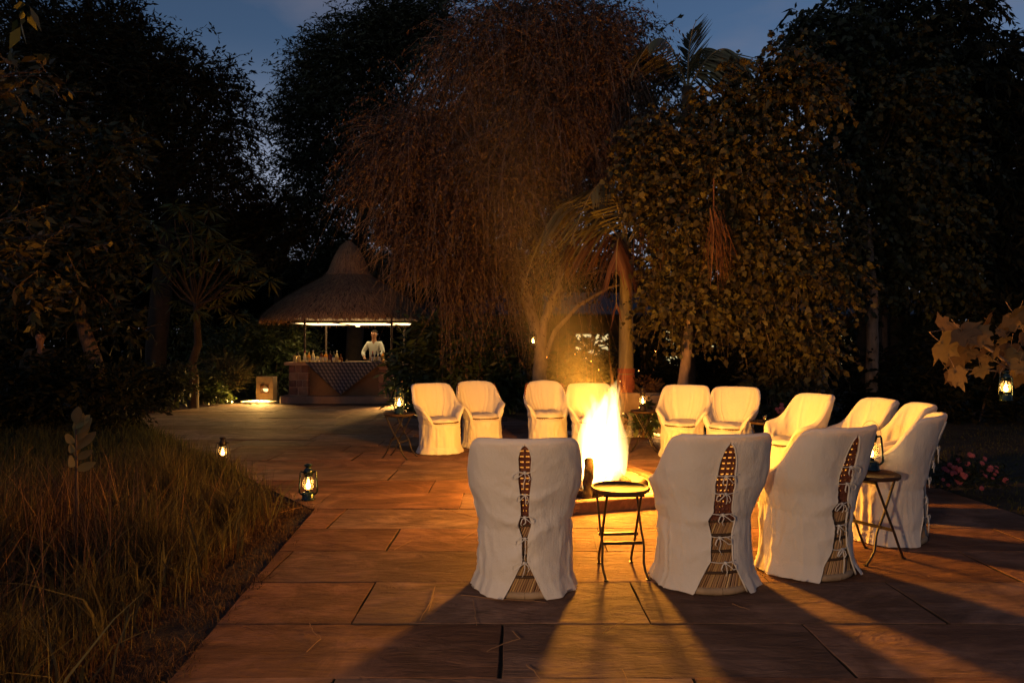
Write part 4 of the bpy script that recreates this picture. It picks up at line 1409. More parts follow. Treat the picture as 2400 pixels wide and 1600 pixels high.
# ================================================================== HOUSE BEHIND THE TREES
M['house_wall'] = mat('ochre_house_wall', (0.075, 0.055, 0.03), rough=.9, var=.2, nscale=1.5)
M['house_roof'] = mat('grey_tin_roof', (0.03, 0.032, 0.04), rough=.6)
M['win_glow'] = emis('lit_window', (1.0, .80, .38), .8)
M['frame'] = mat('window_frame', (.12, .09, .06))
house = empty('garden_house', (4.6, 26, 0), 0, 'low ochre house with a pale tin roof and lit windows behind the garden trees', 'house')
wins = [(1320, 1400, 765, 850), (1528, 1560, 758, 850), (1632, 1652, 775, 800), (1770, 1800, 765, 840), (1925, 1962, 768, 850)]
Wp = []
for (a, b, c, d) in wins:
    p, q = at(a, c, 26), at(b, d, 26)
    Wp.append((p.x - 4.6, q.x - 4.6, q.z, p.z))
X0, X1, HT = -8.4, 12.4, 2.85
cuts = sorted([X0, X1] + [w[0] for w in Wp] + [w[1] for w in Wp])
mb = MB()
for a, b in zip(cuts[:-1], cuts[1:]):
    w = [q for q in Wp if abs(q[0] - a) < 1e-6]
    if w:
        mb.box(((a + b) / 2, .1, w[0][2] / 2), (b - a, .2, w[0][2])); mb.box(((a + b) / 2, .1, (w[0][3] + HT) / 2), (b - a, .2, HT - w[0][3]))
    else:
        mb.box(((a + b) / 2, .1, HT / 2), (b - a, .2, HT))
for xx in (X0, X1): mb.box((xx, 2.7, HT / 2), (.2, 5, HT))
mb.build('wall', M['house_wall'], house)
for w in Wp:
    f = MB()
    cx_, cz_, ww, hh = (w[0] + w[1]) / 2, (w[2] + w[3]) / 2, w[1] - w[0], w[3] - w[2]
    for s in (-1, 1): f.box((s * (ww / 2 - .02), 0, 0), (.04, .06, hh)); f.box((0, 0, s * (hh / 2 - .02)), (ww - .08, .06, .04))
    f.box((0, 0.002, 0), (.03, .05, hh - .08))
    fo = f.build('window', M['frame'], house, loc=(cx_, .04, cz_))
    MB().box((0, .05, 0), (ww - .01, .01, hh - .01)).build('pane', M['win_glow'], fo)
mb = MB()
mb.add([(X0 - .5, -.7, 2.68), (X1 + .5, -.7, 2.68), (X1 + .5, 2.8, 3.75), (X0 - .5, 2.8, 3.75), (X0 - .5, 6, 2.7), (X1 + .5, 6, 2.7),
        (X0 - .5, -.7, 2.60), (X1 + .5, -.7, 2.60), (X0 - .5, 6, 2.62), (X1 + .5, 6, 2.62)], [(0, 1, 2, 3), (3, 2, 5, 4), (6, 7, 1, 0), (0, 3, 4, 8, 6), (2, 1, 7, 9, 5)])
mb.build('roof', M['house_roof'], house)

# ================================================================== PEOPLE
M['skin'] = mat('brown_skin', (.22, .105, .06), rough=.55)
M['hair'] = mat('black_hair', (.012, .01, .009), rough=.95, spec=.05)
M['white_shirt'] = mat('pale_shirt', (.36, .38, .36), rough=.9, bump=.4, bscale=14, bdist=.02)
M['olive_shirt'] = mat('olive_shirt', (.085, .055, .028), rough=.95, bump=.4, bscale=14, bdist=.02)
M['trousers'] = mat('dark_trousers', (.022, .02, .02), rough=.9)
M['shoe'] = mat('black_shoe', (.02, .018, .016), rough=.4)


def skin_obj(name, nodes, edges, m, parent, sub=2):
    me = bpy.data.meshes.new(name)
    me.from_pydata([n[:3] for n in nodes], edges, [])
    me.materials.append(m)
    o = link(name, me, parent)
    o.modifiers.new('skin', 'SKIN').use_smooth_shade = True
    for i, n in enumerate(nodes):
        me.skin_vertices[0].data[i].radius = (n[3], n[4] if len(n) > 4 else n[3])
    me.skin_vertices[0].data[0].use_root = True
    s = o.modifiers.new('sub', 'SUBSURF'); s.levels = sub; s.render_levels = sub
    return o


def hand(nodes, edges, wrist, d, side, curl):
    """palm, four unequal bent fingers and a thumb leaving the side of the palm"""
    d = Vector(d).normalized(); side = Vector(side).normalized(); dn = d.cross(side).normalized()
    w = Vector(nodes[wrist][:3])
    def nd(p, r, pr):
        nodes.append((p.x, p.y, p.z, r, r)); edges.append((pr, len(nodes) - 1)); return len(nodes) - 1
    palm = nd(w + d * .055, .026, wrist)
    for k, ln in enumerate((.070, .080, .074, .058)):
        o_ = (k - 1.5) * .019
        p0 = w + d * .085 + side * o_
        a = nd(p0, .0095, palm)
        p1 = p0 + d * ln * .5 + dn * curl * ln * .25; b_ = nd(p1, .009, a)
        p2 = p1 + d * ln * .35 + dn * curl * ln * .5; nd(p2, .0075, b_)
    p0 = w + d * .03 - side * .032
    a = nd(p0, .012, palm); nd(p0 + d * .035 - side * .018 + dn * .012 * curl, .0095, a)


def person(x, y, z, rz, label, shirt, arms, h=1.0):
    t = empty('person', (x, y, z), rz, label, 'person'); t.scale = (h, h, h)
    N_ = [(0, 0, .96, .135, .10)]; E_ = []
    def nd(p, r, pr):
        rr2 = r if isinstance(r, tuple) else (r, r)
        N_.append((p[0], p[1], p[2], rr2[0], rr2[1])); E_.append((pr, len(N_) - 1)); return len(N_) - 1
    s1 = nd((0, -.01, 1.12), (.13, .095), 0); s2 = nd((0, 0, 1.30), (.15, .105), s1); nk = nd((0, .0, 1.46), (.055, .055), s2)
    j = nd((0, .035, 1.55), (.060, .062), nk); hd = nd((0, .012, 1.64), (.078, .095), j); nd((0, .0, 1.705), (.062, .078), hd)
    nd((0, .118, 1.615), (.012, .012), hd)                       # nose
    for s in (-1, 1): nd((s * .083, .0, 1.62), (.013, .018), hd)  # ears
    for s in (-1, 1):
        sh = nd((s * .175, 0, 1.38), .058, s2)
        el = nd(arms[s][0], .042, sh); wr = nd(arms[s][1], .027, el)
        d = Vector(arms[s][1]) - Vector(arms[s][0])
        hand(N_, E_, wr, d, Vector((1, 0, 0)) * s * -1 if abs(d.normalized().x) < .8 else (0, 0, 1), .7)
        hp = nd((s * .095, 0, .88), .085, 0); kn = nd((s * .11, .015, .50), .056, hp); an = nd((s * .115, -.01, .09), .038, kn); nd((s * .12, .10, .035), (.035, .03), an)
    skin_obj('body', N_, E_, M['skin'], t)
    S = [(0, 0, .90, .155, .12), (0, -.01, 1.12, .152, .115), (0, 0, 1.30, .172, .125), (0, 0, 1.415, .085, .075)]
    Es = [(0, 1), (1, 2), (2, 3)]
    for s in (-1, 1):
        S.append((s * .178, 0, 1.375, .072, .072)); Es.append((2, len(S) - 1))
        e = Vector(arms[s][0]); w = Vector(arms[s][1]); sh = Vector((s * .178, 0, 1.375))
        S.append((e.x, e.y, e.z, .058, .058)); Es.append((len(S) - 2, len(S) - 1))
        q = e.lerp(w, .75); S.append((q.x, q.y, q.z, .042, .042)); Es.append((len(S) - 2, len(S) - 1))
    skin_obj('shirt', S, Es, shirt, t)
    T_ = [(0, 0, .93, .145, .112)]; Et = []
    for s in (-1, 1):
        b = len(T_); T_ += [(s * .095, 0, .86, .098, .098), (s * .11, .015, .50, .076, .076), (s * .116, -.005, .10, .062, .062)]
        Et += [(0, b), (b, b + 1), (b + 1, b + 2)]
    skin_obj('trousers', T_, Et, M['trousers'], t)
    for s in (-1, 1):
        MB().lathe([(.045, 0), (.048, .02), (.04, .06), (.03, .08)], n=12).build('shoe', M['shoe'], t, smooth=True, loc=(s * .118, .035, -.0), rot=(0, 0, 0)).scale = (1, 2.6, 1)
    vs, fs = [], []
    for jj in range(7):
        for k in range(16):
            w = 2 * pi * k / 16; e = pi / 2 * jj / 6
            low = -.055 if math.sin(w) < .3 else .035
            vs.append((.083 * math.cos(w) * math.cos(e), -.005 + .103 * math.sin(w) * math.cos(e), 1.672 + (.075 * math.sin(e) if jj else low)))
    for jj in range(6):
        for k in range(16):
            l = (k + 1) % 16; fs.append((jj * 16 + k, jj * 16 + l, jj * 16 + 16 + l, jj * 16 + 16 + k))
    MB().add(vs, fs).build('hair', M['hair'], t, smooth=True)
    for s in (-1, 1):
        MB().lathe([(.0, -.009), (.009, -.003), (.009, .003), (0, .009)], n=8).build('eye', mat('dark_eye', (.05, .035, .03), rough=.3), t, loc=(s * .031, .100, 1.645))
    MB().box((0, 0, 0), (.045, .012, .008), ch=.003).build('mouth', mat('lips', (.20, .06, .05)), t, loc=(0, .100, 1.572))
    return t


person(-3.80, 18.85, .187, math.radians(172), 'barman in a pale shirt behind the bar counter, leaning towards the wine bottles', M['white_shirt'],
       {-1: ((-.29, .10, 1.12), (-.16, .36, .99)), 1: ((.29, .10, 1.12), (.15, .36, .99))})
person(-8.5, 12.3, .02, math.radians(-150), 'man in an olive shirt standing in the dark under the left trees', M['olive_shirt'],
       {-1: ((-.27, .02, 1.10), (-.02, .19, 1.12)), 1: ((.27, .02, 1.10), (.04, .20, 1.07))})
# ================================================================== VEGETATION
def unit(a): return a / (np.linalg.norm(a, axis=-1, keepdims=True) + 1e-9)


def leaf_faces(pos, d, nrm, L_, W_, shape):
    """one quad (pointed leaf) or one hexagon (round leaf) each"""
    s = unit(np.cross(d, nrm))
    L_, W_ = L_[:, None], W_[:, None]
    if shape == 'round':
        pts = [(0, .12), (.28, .95), (.72, .85), (1, .05), (.72, -.85), (.28, -.95)]
    elif shape == 'heart':
        pts = [(.08, 0), (-.02, .6), (.35, 1.0), (1.0, 0), (.35, -1.0), (-.02, -.6)]
    elif shape == 'long':
        pts = [(0, 0), (.4, 1), (1, 0), (.4, -1)]
    else:
        pts = [(0, 0), (.45, 1), (1, 0), (.45, -1)]
    bend = nrm * L_ * -.12
    V = np.stack([pos + d * L_ * a + s * W_ * .5 * b + bend * (a * a) * 1.5 for a, b in pts], 1)
    k = len(pts)
    return V.reshape(-1, 3), np.arange(len(pos) * k).reshape(-1, k)


def spray_leaves(c, d, L_, droop, k, lL, lW, shape, rng, splay=.8, updown=.0):
    n_ = len(c)
    t = (np.arange(k) + .6) / k
    t = np.broadcast_to(t, (n_, k)) + rng.uniform(-.3 / k, .3 / k, (n_, k))
    z = np.array([0, 0, 1.0])
    pos = c[:, None] + d[:, None] * (L_[:, None] * t)[..., None] - z * (droop[:, None] * L_[:, None] * t * t)[..., None]
    tan = unit(d[:, None] - z * (2 * droop[:, None] * t)[..., None])
    side = unit(np.cross(tan, z + 0 * tan) + rng.normal(0, .25, tan.shape))
    sg = np.where(np.arange(k) % 2, 1, -1)[None, :, None]
    ld = unit(tan * .7 + side * sg * splay + rng.normal(0, .30, tan.shape) - z * updown)
    nr = unit(np.cross(ld, rng.normal(0, 1, tan.shape)) + .8 * z)
    sz_ = rng.uniform(.42, 1.4, n_ * k); ll = lL * sz_ * rng.uniform(.85, 1.15, n_ * k); lw = lW * sz_ * rng.uniform(.8, 1.1, n_ * k)
    return leaf_faces(pos.reshape(-1, 3), ld.reshape(-1, 3), nr.reshape(-1, 3), ll, lw, shape)


def twig_faces(c, d, L_, droop, r):
    """thin bent three sided sticks"""
    z = np.array([0, 0, 1.0])
    s = unit(np.cross(d, z + .01)); u = np.cross(s, d)
    V = []
    for t, q in ((0, 1), (.55, .7), (1, .3)):
        p = c + d * (L_ * t)[:, None] - z * (droop * L_ * t * t)[:, None]
        for w in (0, 2.1, 4.2):
            V.append(p + (s * math.cos(w) + u * math.sin(w)) * r * q)
    V = np.stack(V, 1).reshape(-1, 3)
    base = (np.arange(len(c)) * 9)[:, None]
    F = []
    for l in (0, 3):
        for k in range(3):
            j = (k + 1) % 3
            F.append(base + np.array([[l + k, l + j, l + 3 + j, l + 3 + k]]))
    return V, np.stack(F, 1).reshape(-1, 4)


def crown(clusters, Y, n_sprays, k, lL, lW, L_=.5, droop=.3, shape='pt', seed=1, splay=.8, out=.7, sub=10, subr=.34, depth=.7, rise=0.0, up=.2, updown=0.0, cut=None):
    rng = np.random.default_rng(seed)
    cs, ds = [], []
    A = np.array([c[2] ** 2 * (c[3] if len(c) > 3 else 1) for c in clusters], float); A /= A.sum()
    cen = []
    for ci, c in enumerate(clusters):
        yy = Y + (c[4] if len(c) > 4 else 0)
        C = np.array(at(c[0], c[1], yy)); rad = m_at(c[2], yy)
        cen.append((Vector(C), rad))
        m = max(3, int(n_sprays * A[ci]))
        q = unit(rng.normal(0, 1, (sub, 3))) * (rng.random((sub, 1)) ** .45)
        q[:, 1] *= depth
        S = C + q * rad
        pick = rng.integers(0, sub, m)
        P_ = S[pick] + rng.normal(0, 1, (m, 3)) * rad * subr * np.array([1, depth, .8])
        o = unit(P_ - C) * out + unit(P_ - S[pick]) * .5 + rng.normal(0, .45, (m, 3)) + np.array([0, 0, up])
        cs.append(P_); ds.append(unit(o))
    c, d = np.concatenate(cs), np.concatenate(ds)
    LL = L_ * rng.uniform(.6, 1.3, len(c)); dr = droop * rng.uniform(.5, 1.5, len(c))
    V, F = spray_leaves(c, d, LL, dr, k, lL, lW, shape, rng, splay, updown)
    keep = V.reshape(-1, F.shape[1], 3)[:, 0, 2] > .05
    if cut is not None: keep &= ~cut(V.reshape(-1, F.shape[1], 3)[:, 0])
    F = F[keep]
    return V, F, (c, d, LL, dr), cen


def tree(name, label, cat, trunks, clusters, Y, leafm, barkm, n_sprays, k, lL, lW, group=None, limbs=True, limb_r=.05, twigs=True, fork=None, tw_r=.006, fshape='pt', **kw):
    t = empty(name, trunks[0][0][0], 0, label, cat, group)
    inv = -Vector(trunks[0][0][0])
    V, F, spr, cen = crown(clusters, Y, n_sprays, k, lL, lW, shape=fshape, **kw)
    me = np_mesh('crown', V + np.array(inv), F, leafm)
    cr = link('crown', me, t)
    mb = MB()
    rr2 = random.Random(kw.get('seed', 1))
    for tr in trunks:
        pts = [Vector(p) + inv for p, r in tr]; rad = [r for p, r in tr]
        # smooth + slight irregularity
        pp, rq = [], []
        for i in range(len(pts) - 1):
            for j in range(4):
                w = j / 4
                pp.append(pts[i].lerp(pts[i + 1], w) + Vector((rr2.uniform(-1, 1), rr2.uniform(-1, 1), 0)) * rad[i] * .10)
                rq.append((rad[i] * (1 - w) + rad[i + 1] * w) * rr2.uniform(.93, 1.07))
        pp.append(pts[-1]); rq.append(rad[-1])
        mb.tube(pp, rq, 10)
    if limbs:
        tops = [Vector(tr[-1][0]) for tr in trunks]
        for C, rad in cen:
            tp = min(tops, key=lambda q: (q - C).length)
            L_ = (C - tp).length
            if L_ < .2: continue
            a = tp; b = C
            mid = a.lerp(b, .5) + Vector((rr2.uniform(-.1, .1), rr2.uniform(-.1, .1), .12)) * L_
            pts = []
            for j in range(7):
                w = j / 6
                pts.append((a * (1 - w) ** 2 + mid * 2 * w * (1 - w) + b * w * w) + inv + Vector((rr2.uniform(-1, 1), rr2.uniform(-1, 1), rr2.uniform(-1, 1))) * .02 * L_ * (0 < j < 6))
            mb.tube(pts, [limb_r * (1 - .75 * j / 6) for j in range(7)], 6)
            for q in range(3):
                e = C + Vector((rr2.uniform(-1, 1), rr2.uniform(-.6, .6), rr2.uniform(-.6, 1))) * rad * .9
                s0 = pts[4]
                mb.tube([s0, s0.lerp(e + inv, .5) + Vector((0, 0, .05 * rad)), e + inv], [limb_r * .35, limb_r * .22, limb_r * .08], 5)
    o = mb.build('trunk', barkm, t, smooth=True)
    if twigs:
        c, d, LL, dr = spr
        s = slice(None, None, 2)
        TV, TF = twig_faces(c[s], d[s], LL[s], dr[s], tw_r)
        if kw.get('cut') is not None: TF = TF[~kw['cut'](TV[TF[:, 0]])]
        link('twigs', np_mesh('twigs', TV + np.array(inv), TF, barkm), t)['kind'] = 'stuff'
    return t


def V3(*a): return Vector(a)


# ---- tall dark trees left and middle, against the sky
Yl = 20
tree('tall_tree', 'tall black leaved tree filling the upper left beside the sky gap', 'tree',
     [[(V3(-10.5, Yl, 0), .32), (V3(-10.3, Yl, 3), .28), (V3(-10.0, Yl, 6), .12)]],
     [(60, 170, 170), (60, 60, 60), (220, 160, 150), (150, 70, 60), (255, 60, 48), (330, 200, 125), (285, 60, 26), (420, 215, 100), (375, 140, 45), (465, 290, 90), (505, 190, 40), (150, 380, 190),
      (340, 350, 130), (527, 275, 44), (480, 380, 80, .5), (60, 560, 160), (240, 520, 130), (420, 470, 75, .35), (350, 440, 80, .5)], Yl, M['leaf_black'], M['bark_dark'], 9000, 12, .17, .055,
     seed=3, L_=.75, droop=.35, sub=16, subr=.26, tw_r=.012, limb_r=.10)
tree('feathery_tree', 'thin feathery tree letting the sky through, at the foot of the left sky gap', 'tree',
     [[(V3(-8.1, 23, 0), .16), (V3(-7.9, 23, 3), .12), (V3(-7.6, 23, 5.5), .08)]],
     [(535, 358, 30), (570, 440, 26), (550, 440, 50), (500, 450, 60), (620, 480, 44), (440, 500, 60), (560, 510, 70), (640, 520, 60), (330, 560, 80, .6), (450, 580, 70)], 23, M['leaf_black'], M['bark_dark'], 1900, 12, .13, .04,
     seed=5, L_=.6, droop=.4, sub=16, subr=.30, tw_r=.008)
Ym = 23
tree('tall_tree', 'tall bushy tree rising right of the sky gap behind the bar roof', 'tree',
     [[(V3(-5.4, Ym, 0), .3), (V3(-5.2, Ym, 4), .26), (V3(-4.9, Ym, 7), .2)]],
     [(765, 110, 62), (735, 165, 62), (720, 200, 60), (855, 60, 72), (840, 130, 90), (700, 225, 55), (880, 60, 70), (672, 287, 30), (650, 262, 16), (700, 330, 70), (790, 270, 120), (950, 60, 62), (930, 30, 34), (905, 130, 90),
      (1030, 30, 50), (980, 70, 60), (720, 440, 80, .7), (665, 490, 40, .6), (770, 430, 110, .8), (880, 300, 120), (710, 400, 36), (640, 560, 70), (720, 560, 90), (830, 500, 110)], Ym, M['leaf_dark'], M['bark_dark'], 8500, 12, .16, .05,
     seed=8, L_=.75, droop=.5, sub=18, subr=.24, tw_r=.010, limb_r=.09)
# ---- weeping tree in the middle
Yw = 13.2
wb_ = at(1240, 870, Yw); wb_.z = 0
def P(x, y, d=0): return at(x, y, Yw + d)
tree('weeping_tree', 'big weeping tree with russet hanging twigs and a forked trunk carrying a lantern', 'tree',
     [[(wb_, .17), (P(1240, 850), .14), (P(1243, 800), .12), (P(1225, 740), .115), (P(1195, 650), .10), (P(1175, 560), .085), (P(1150, 470), .075), (P(1110, 380), .06), (P(1095, 250), .05)],
      [(P(1243, 800), .10), (P(1248, 740), .08), (P(1280, 660), .07), (P(1300, 560), .05), (P(1340, 380), .045), (P(1330, 180), .04)],
      [(P(1240, 795), .085), (P(1222, 730), .08), (P(1205, 640), .07), (P(1160, 580), .05), (P(1080, 510), .04), (P(1000, 430), .03)],
      [(P(1252, 820), .05), (P(1275, 760), .045), (P(1330, 700), .035), (P(1400, 660), .025), (P(1480, 640), .015)],
      [(P(1195, 650), .06), (P(1130, 590), .04), (P(1080, 540), .03)]],
     [(1000, 300, 105), (920, 290, 70), (1140, 200, 150), (1080, 110, 80), (1300, 150, 150), (1180, 60, 80), (1250, 40, 90), (1350, 50, 80), (1410, 90, 70), (950, 400, 105), (1080, 380, 130), (900, 450, 60), (880, 520, 45),
      (1000, 520, 105), (1120, 500, 110), (1230, 330, 150), (1370, 260, 120), (1440, 170, 60), (880, 380, 42), (1010, 610, 80), (1100, 620, 70), (930, 560, 70), (1480, 60, 26, .6), (1180, 420, 90), (1400, 590, 55, .5), (1330, 630, 48, .5), (1290, 540, 60, .7)], Yw, M['leaf_warm'], M['bark_pale'], 11500, 13, .070, .030,
     seed=12, L_=1.0, droop=1.0, sub=20, subr=.20,
     cut=lambda p: (lambda px, py: ((px < 1010) & (py > 640 - (px < 900) * 40 + 12 * np.sin(px * .13))) | ((px < 860) & (py > 470)) | ((px < 900) & (py > 560)))((p[:, 0] * 1600 / p[:, 1] + 1200) / K, (810 - (p[:, 2] - 1.5) * 1600 / p[:, 1]) / K), out=.35, up=.15, limb_r=.035, tw_r=.006, updown=.5, splay=.7, depth=.75)
# ---- round leaved creeper covered tree on the right
Yr = 11.2
def Q(x, y, d=0): return at(x, y, Yr + d)
rb = Q(1568, 900); rb.z = 0
tree('round_leaved_tree', 'spreading tree with olive round leaves lit by the fire, right of the palm', 'tree',
     [[(rb, .10), (Q(1568, 880), .085), (Q(1578, 800), .08), (Q(1582, 750), .07), (Q(1600, 660), .06), (Q(1640, 560), .05)],
      [(Q(1880, 900, 1), .11), (Q(1875, 700, 1), .09), (Q(1860, 560, 1), .08), (Q(1850, 420, 1), .06)],
      [(Q(2000, 900, 2), .12), (Q(2005, 700, 2), .11), (Q(1990, 500, 2), .08)]],
     [(1470, 400, 48), (1440, 370, 30), (1520, 310, 66), (1560, 390, 80), (1510, 480, 40), (1560, 490, 80), (1650, 450, 100), (1700, 340, 100), (1760, 240, 80), (1650, 260, 60), (1850, 180, 80), (1800, 120, 34),
      (1755, 470, 130), (1850, 380, 80, .6, 1.0), (1640, 610, 90), (1790, 610, 110), (1890, 540, 70, .7, .8), (1560, 620, 62), (1530, 700, 45), (1610, 700, 55), (1830, 730, 60), (1870, 800, 55, .8), (1800, 800, 40, .8), (1700, 690, 60), (1920, 640, 40),
      (1690, 160, 28, .5), (1530, 620, 26)], Yr, M['leaf_olive'], M['bark_pale'], 5400, 9, .082, .076,
     seed=21, L_=.42, droop=.6, sub=20, subr=.18, fshape='heart', out=.5, up=.0, updown=.35, splay=.9, limb_r=.03, tw_r=.004, depth=.6)
tree('round_leaved_tree', 'right part of the round leaved tree, leaf colour darkened for fading firelight', 'tree',  # split off the lit tree; darker leaf colour stands for firelight fading here
     [[(V3(6.9, 13.4, 0), .13), (V3(6.9, 13.4, 2.4), .11), (V3(6.7, 13.4, 4), .08)]],
     [(1930, 110, 90), (1880, 60, 60), (1950, 380, 120), (2050, 300, 110), (1990, 520, 110), (2100, 470, 100), (2050, 620, 70), (1960, 640, 60), (2150, 600, 70), (2080, 180, 100), (2160, 330, 90), (1990, 220, 90)], 13.4, M['leaf_dark'], M['bark_dark'], 3200, 9, .10, .085,
     seed=22, L_=.45, droop=.6, sub=16, subr=.26, fshape='heart', out=.5, updown=.35, splay=.9, limb_r=.03, tw_r=.004, depth=.6)
# ---- black trees at the right edge
Yd = 15
tree('tall_tree', 'tall black tree in the upper right corner with drooping pointed leaves', 'tree',
     [[(V3(8.3, Yd, 0), .22), (V3(8.5, Yd, 3), .18), (V3(8.6, Yd, 6), .14)]],
     [(2050, 90, 110), (2150, 40, 95), (2190, 150, 110), (2120, 260, 120), (2290, 130, 60), (2250, 230, 90), (2330, 190, 60), (2240, 380, 130), (2330, 330, 90), (2150, 470, 110), (2330, 520, 110), (2200, 620, 120), (2330, 690, 90), (2000, 20, 60), (1960, 50, 60), (1900, 60, 50, .7), (2230, 20, 36)],
     Yd, M['leaf_black'], M['bark_dark'], 4200, 10, .21, .055, seed=31, L_=.55, droop=.7, sub=16, subr=.28, updown=.6, tw_r=.008, limb_r=.07)
tree('small_tree', 'slim dark tree whose trunk stands behind the right arc of chairs', 'tree',
     [[(V3(7.6, 14.2, 0), .17), (V3(7.65, 14.2, 2.2), .14), (V3(7.5, 14.2, 4), .10)]],
     [(2060, 620, 60), (2120, 560, 80), (1990, 600, 50), (2170, 690, 55)], 14.2, M['leaf_dark'], M['bark'], 700, 9, .11, .06, seed=33, L_=.45, droop=.5, sub=12, limb_r=.04)
# ---- left side broadleaf trees
Yb = 12.5
lb = at(238, 940, Yb); lb.z = 0
tree('leaning_tree', 'leaning broadleaf tree with a reddish trunk at the left, above the dark shrubs', 'tree',
     [[(lb, .15), (at(236, 905, Yb), .14), (at(215, 820, Yb), .125), (at(185, 735, Yb), .11), (at(165, 660, Yb), .09), (at(150, 560, Yb), .07)]],
     [(80, 420, 110), (170, 500, 100), (40, 560, 100), (230, 600, 60), (110, 640, 80), (250, 560, 50), (200, 660, 60), (270, 740, 45, .8), (60, 300, 110), (200, 380, 80), (240, 330, 50), (30, 690, 60)], Yb, M['leaf_dark'], M['bark'], 2000, 8, .15, .065,
     seed=41, L_=.40, droop=.35, sub=14, fshape='heart', limb_r=.04)
tree('near_branch', 'near broadleaf branches with paler leaves reaching in from the left edge', 'branch',
     [[(V3(-6.2, 5.6, 0), .06), (V3(-6.0, 5.6, 1.4), .05), (at(-150, 560, 5.9), .035)]],
     [(60, 560, 42), (150, 560, 34), (20, 640, 46), (100, 605, 30), (40, 500, 34), (60, 670, 36), (-60, 560, 70)], 6.0, M['leaf_olive'], M['bark'], 90, 7, .105, .042,
     seed=44, L_=.26, droop=.2, sub=6, limb_r=.018, fshape='pt', tw_r=.004)
tree('near_branch', 'small leafy branch reaching in at the left edge just under the sky', 'branch',
     [[(V3(-5.9, 5.3, 0), .05), (V3(-5.8, 5.3, 2.0), .04), (at(-150, 220, 5.4), .022)]],
     [(60, 165, 22), (25, 205, 26), (95, 165, 14), (-40, 200, 50)], 5.4, M['leaf_olive'], M['bark'], 26, 7, .10, .040, seed=46, L_=.22, droop=.2, sub=5, limb_r=.010, fshape='pt', tw_r=.003)
tree('near_branch', 'two green leaves hanging in at the top left corner of the picture', 'branch',
     [[(V3(-3.3, 3.2, 3.5), .012), (at(-60, -60, 3.1), .01)]],
     [(30, -20, 22), (70, -6, 14)], 3.1, M['leaf_green'], M['bark'], 5, 4, .085, .036, seed=47, L_=.10, droop=.2, sub=3, limb_r=.004, twigs=False)

M['bark_dark2'] = mat('dim_bark', (.06, .042, .028), rough=1, var=.4)
# whorl leaved small tree behind the shrubs
def whorl_tree():
    Y = 16.5
    base = at(445, 925, Y); base.z = 0
    t = empty('small_tree', base, 0, 'slim crooked tree with whorls of long narrow leaves, left of the bar', 'tree')
    inv = -base
    mb = MB()
    tr = [(447, 925, .12), (446, 870, .11), (441, 835, .10), (455, 790, .09), (452, 740, .08), (450, 700, .07), (440, 640, .05)]
    mb.tube([Vector((0, 0, 0))] + [at(a, b, Y) + inv for a, b, r in tr[1:]], [r for a, b, r in tr], 9)
    heads = [(410, 690), (500, 700), (465, 660), (360, 600), (420, 590), (540, 600), (470, 560), (520, 560), (380, 530), (580, 620), (440, 500), (500, 640), (350, 650), (560, 660), (400, 470), (480, 480)]
    rng = np.random.default_rng(4)
    Vs, c_, d_, n_, L_, W_ = [], [], [], [], [], []
    heads += [(a + 38, b + 22) for a, b in heads[:12]] + [(a - 30, b - 18) for a, b in heads[3:12]]
    for (a, b) in heads:
        H = at(a, b, Y + rng.uniform(-.8, .8)) + inv
        s0 = at(450, 700, Y) + inv
        mb.tube([s0, s0.lerp(H, .35) + Vector((.0, 0, -.02)), s0.lerp(H, .7) + Vector((rng.uniform(-.15, .15), 0, .12)), H], [.030, .020, .013, .007], 5)
        for k in range(22):
            w = 2 * pi * k / 22 * 2.4; el = rng.uniform(-.8, .5)
            d = np.array([math.cos(w) * math.cos(el), math.sin(w) * math.cos(el), math.sin(el)])
            c_.append(np.array(H) + d * .04); d_.append(d); n_.append(unit(np.array([0, 0, 1.0]) + rng.normal(0, .3, 3))); L_.append(rng.uniform(.30, .48)); W_.append(rng.uniform(.06, .085))
    V, F = leaf_faces(np.array(c_), unit(np.array(d_)), np.array(n_), np.array(L_), np.array(W_), 'pt')
    mb.build('trunk', M['bark_dark2'], t, smooth=True)
    link('crown', np_mesh('crown', V, F, M['leaf_mid']), t)
whorl_tree()

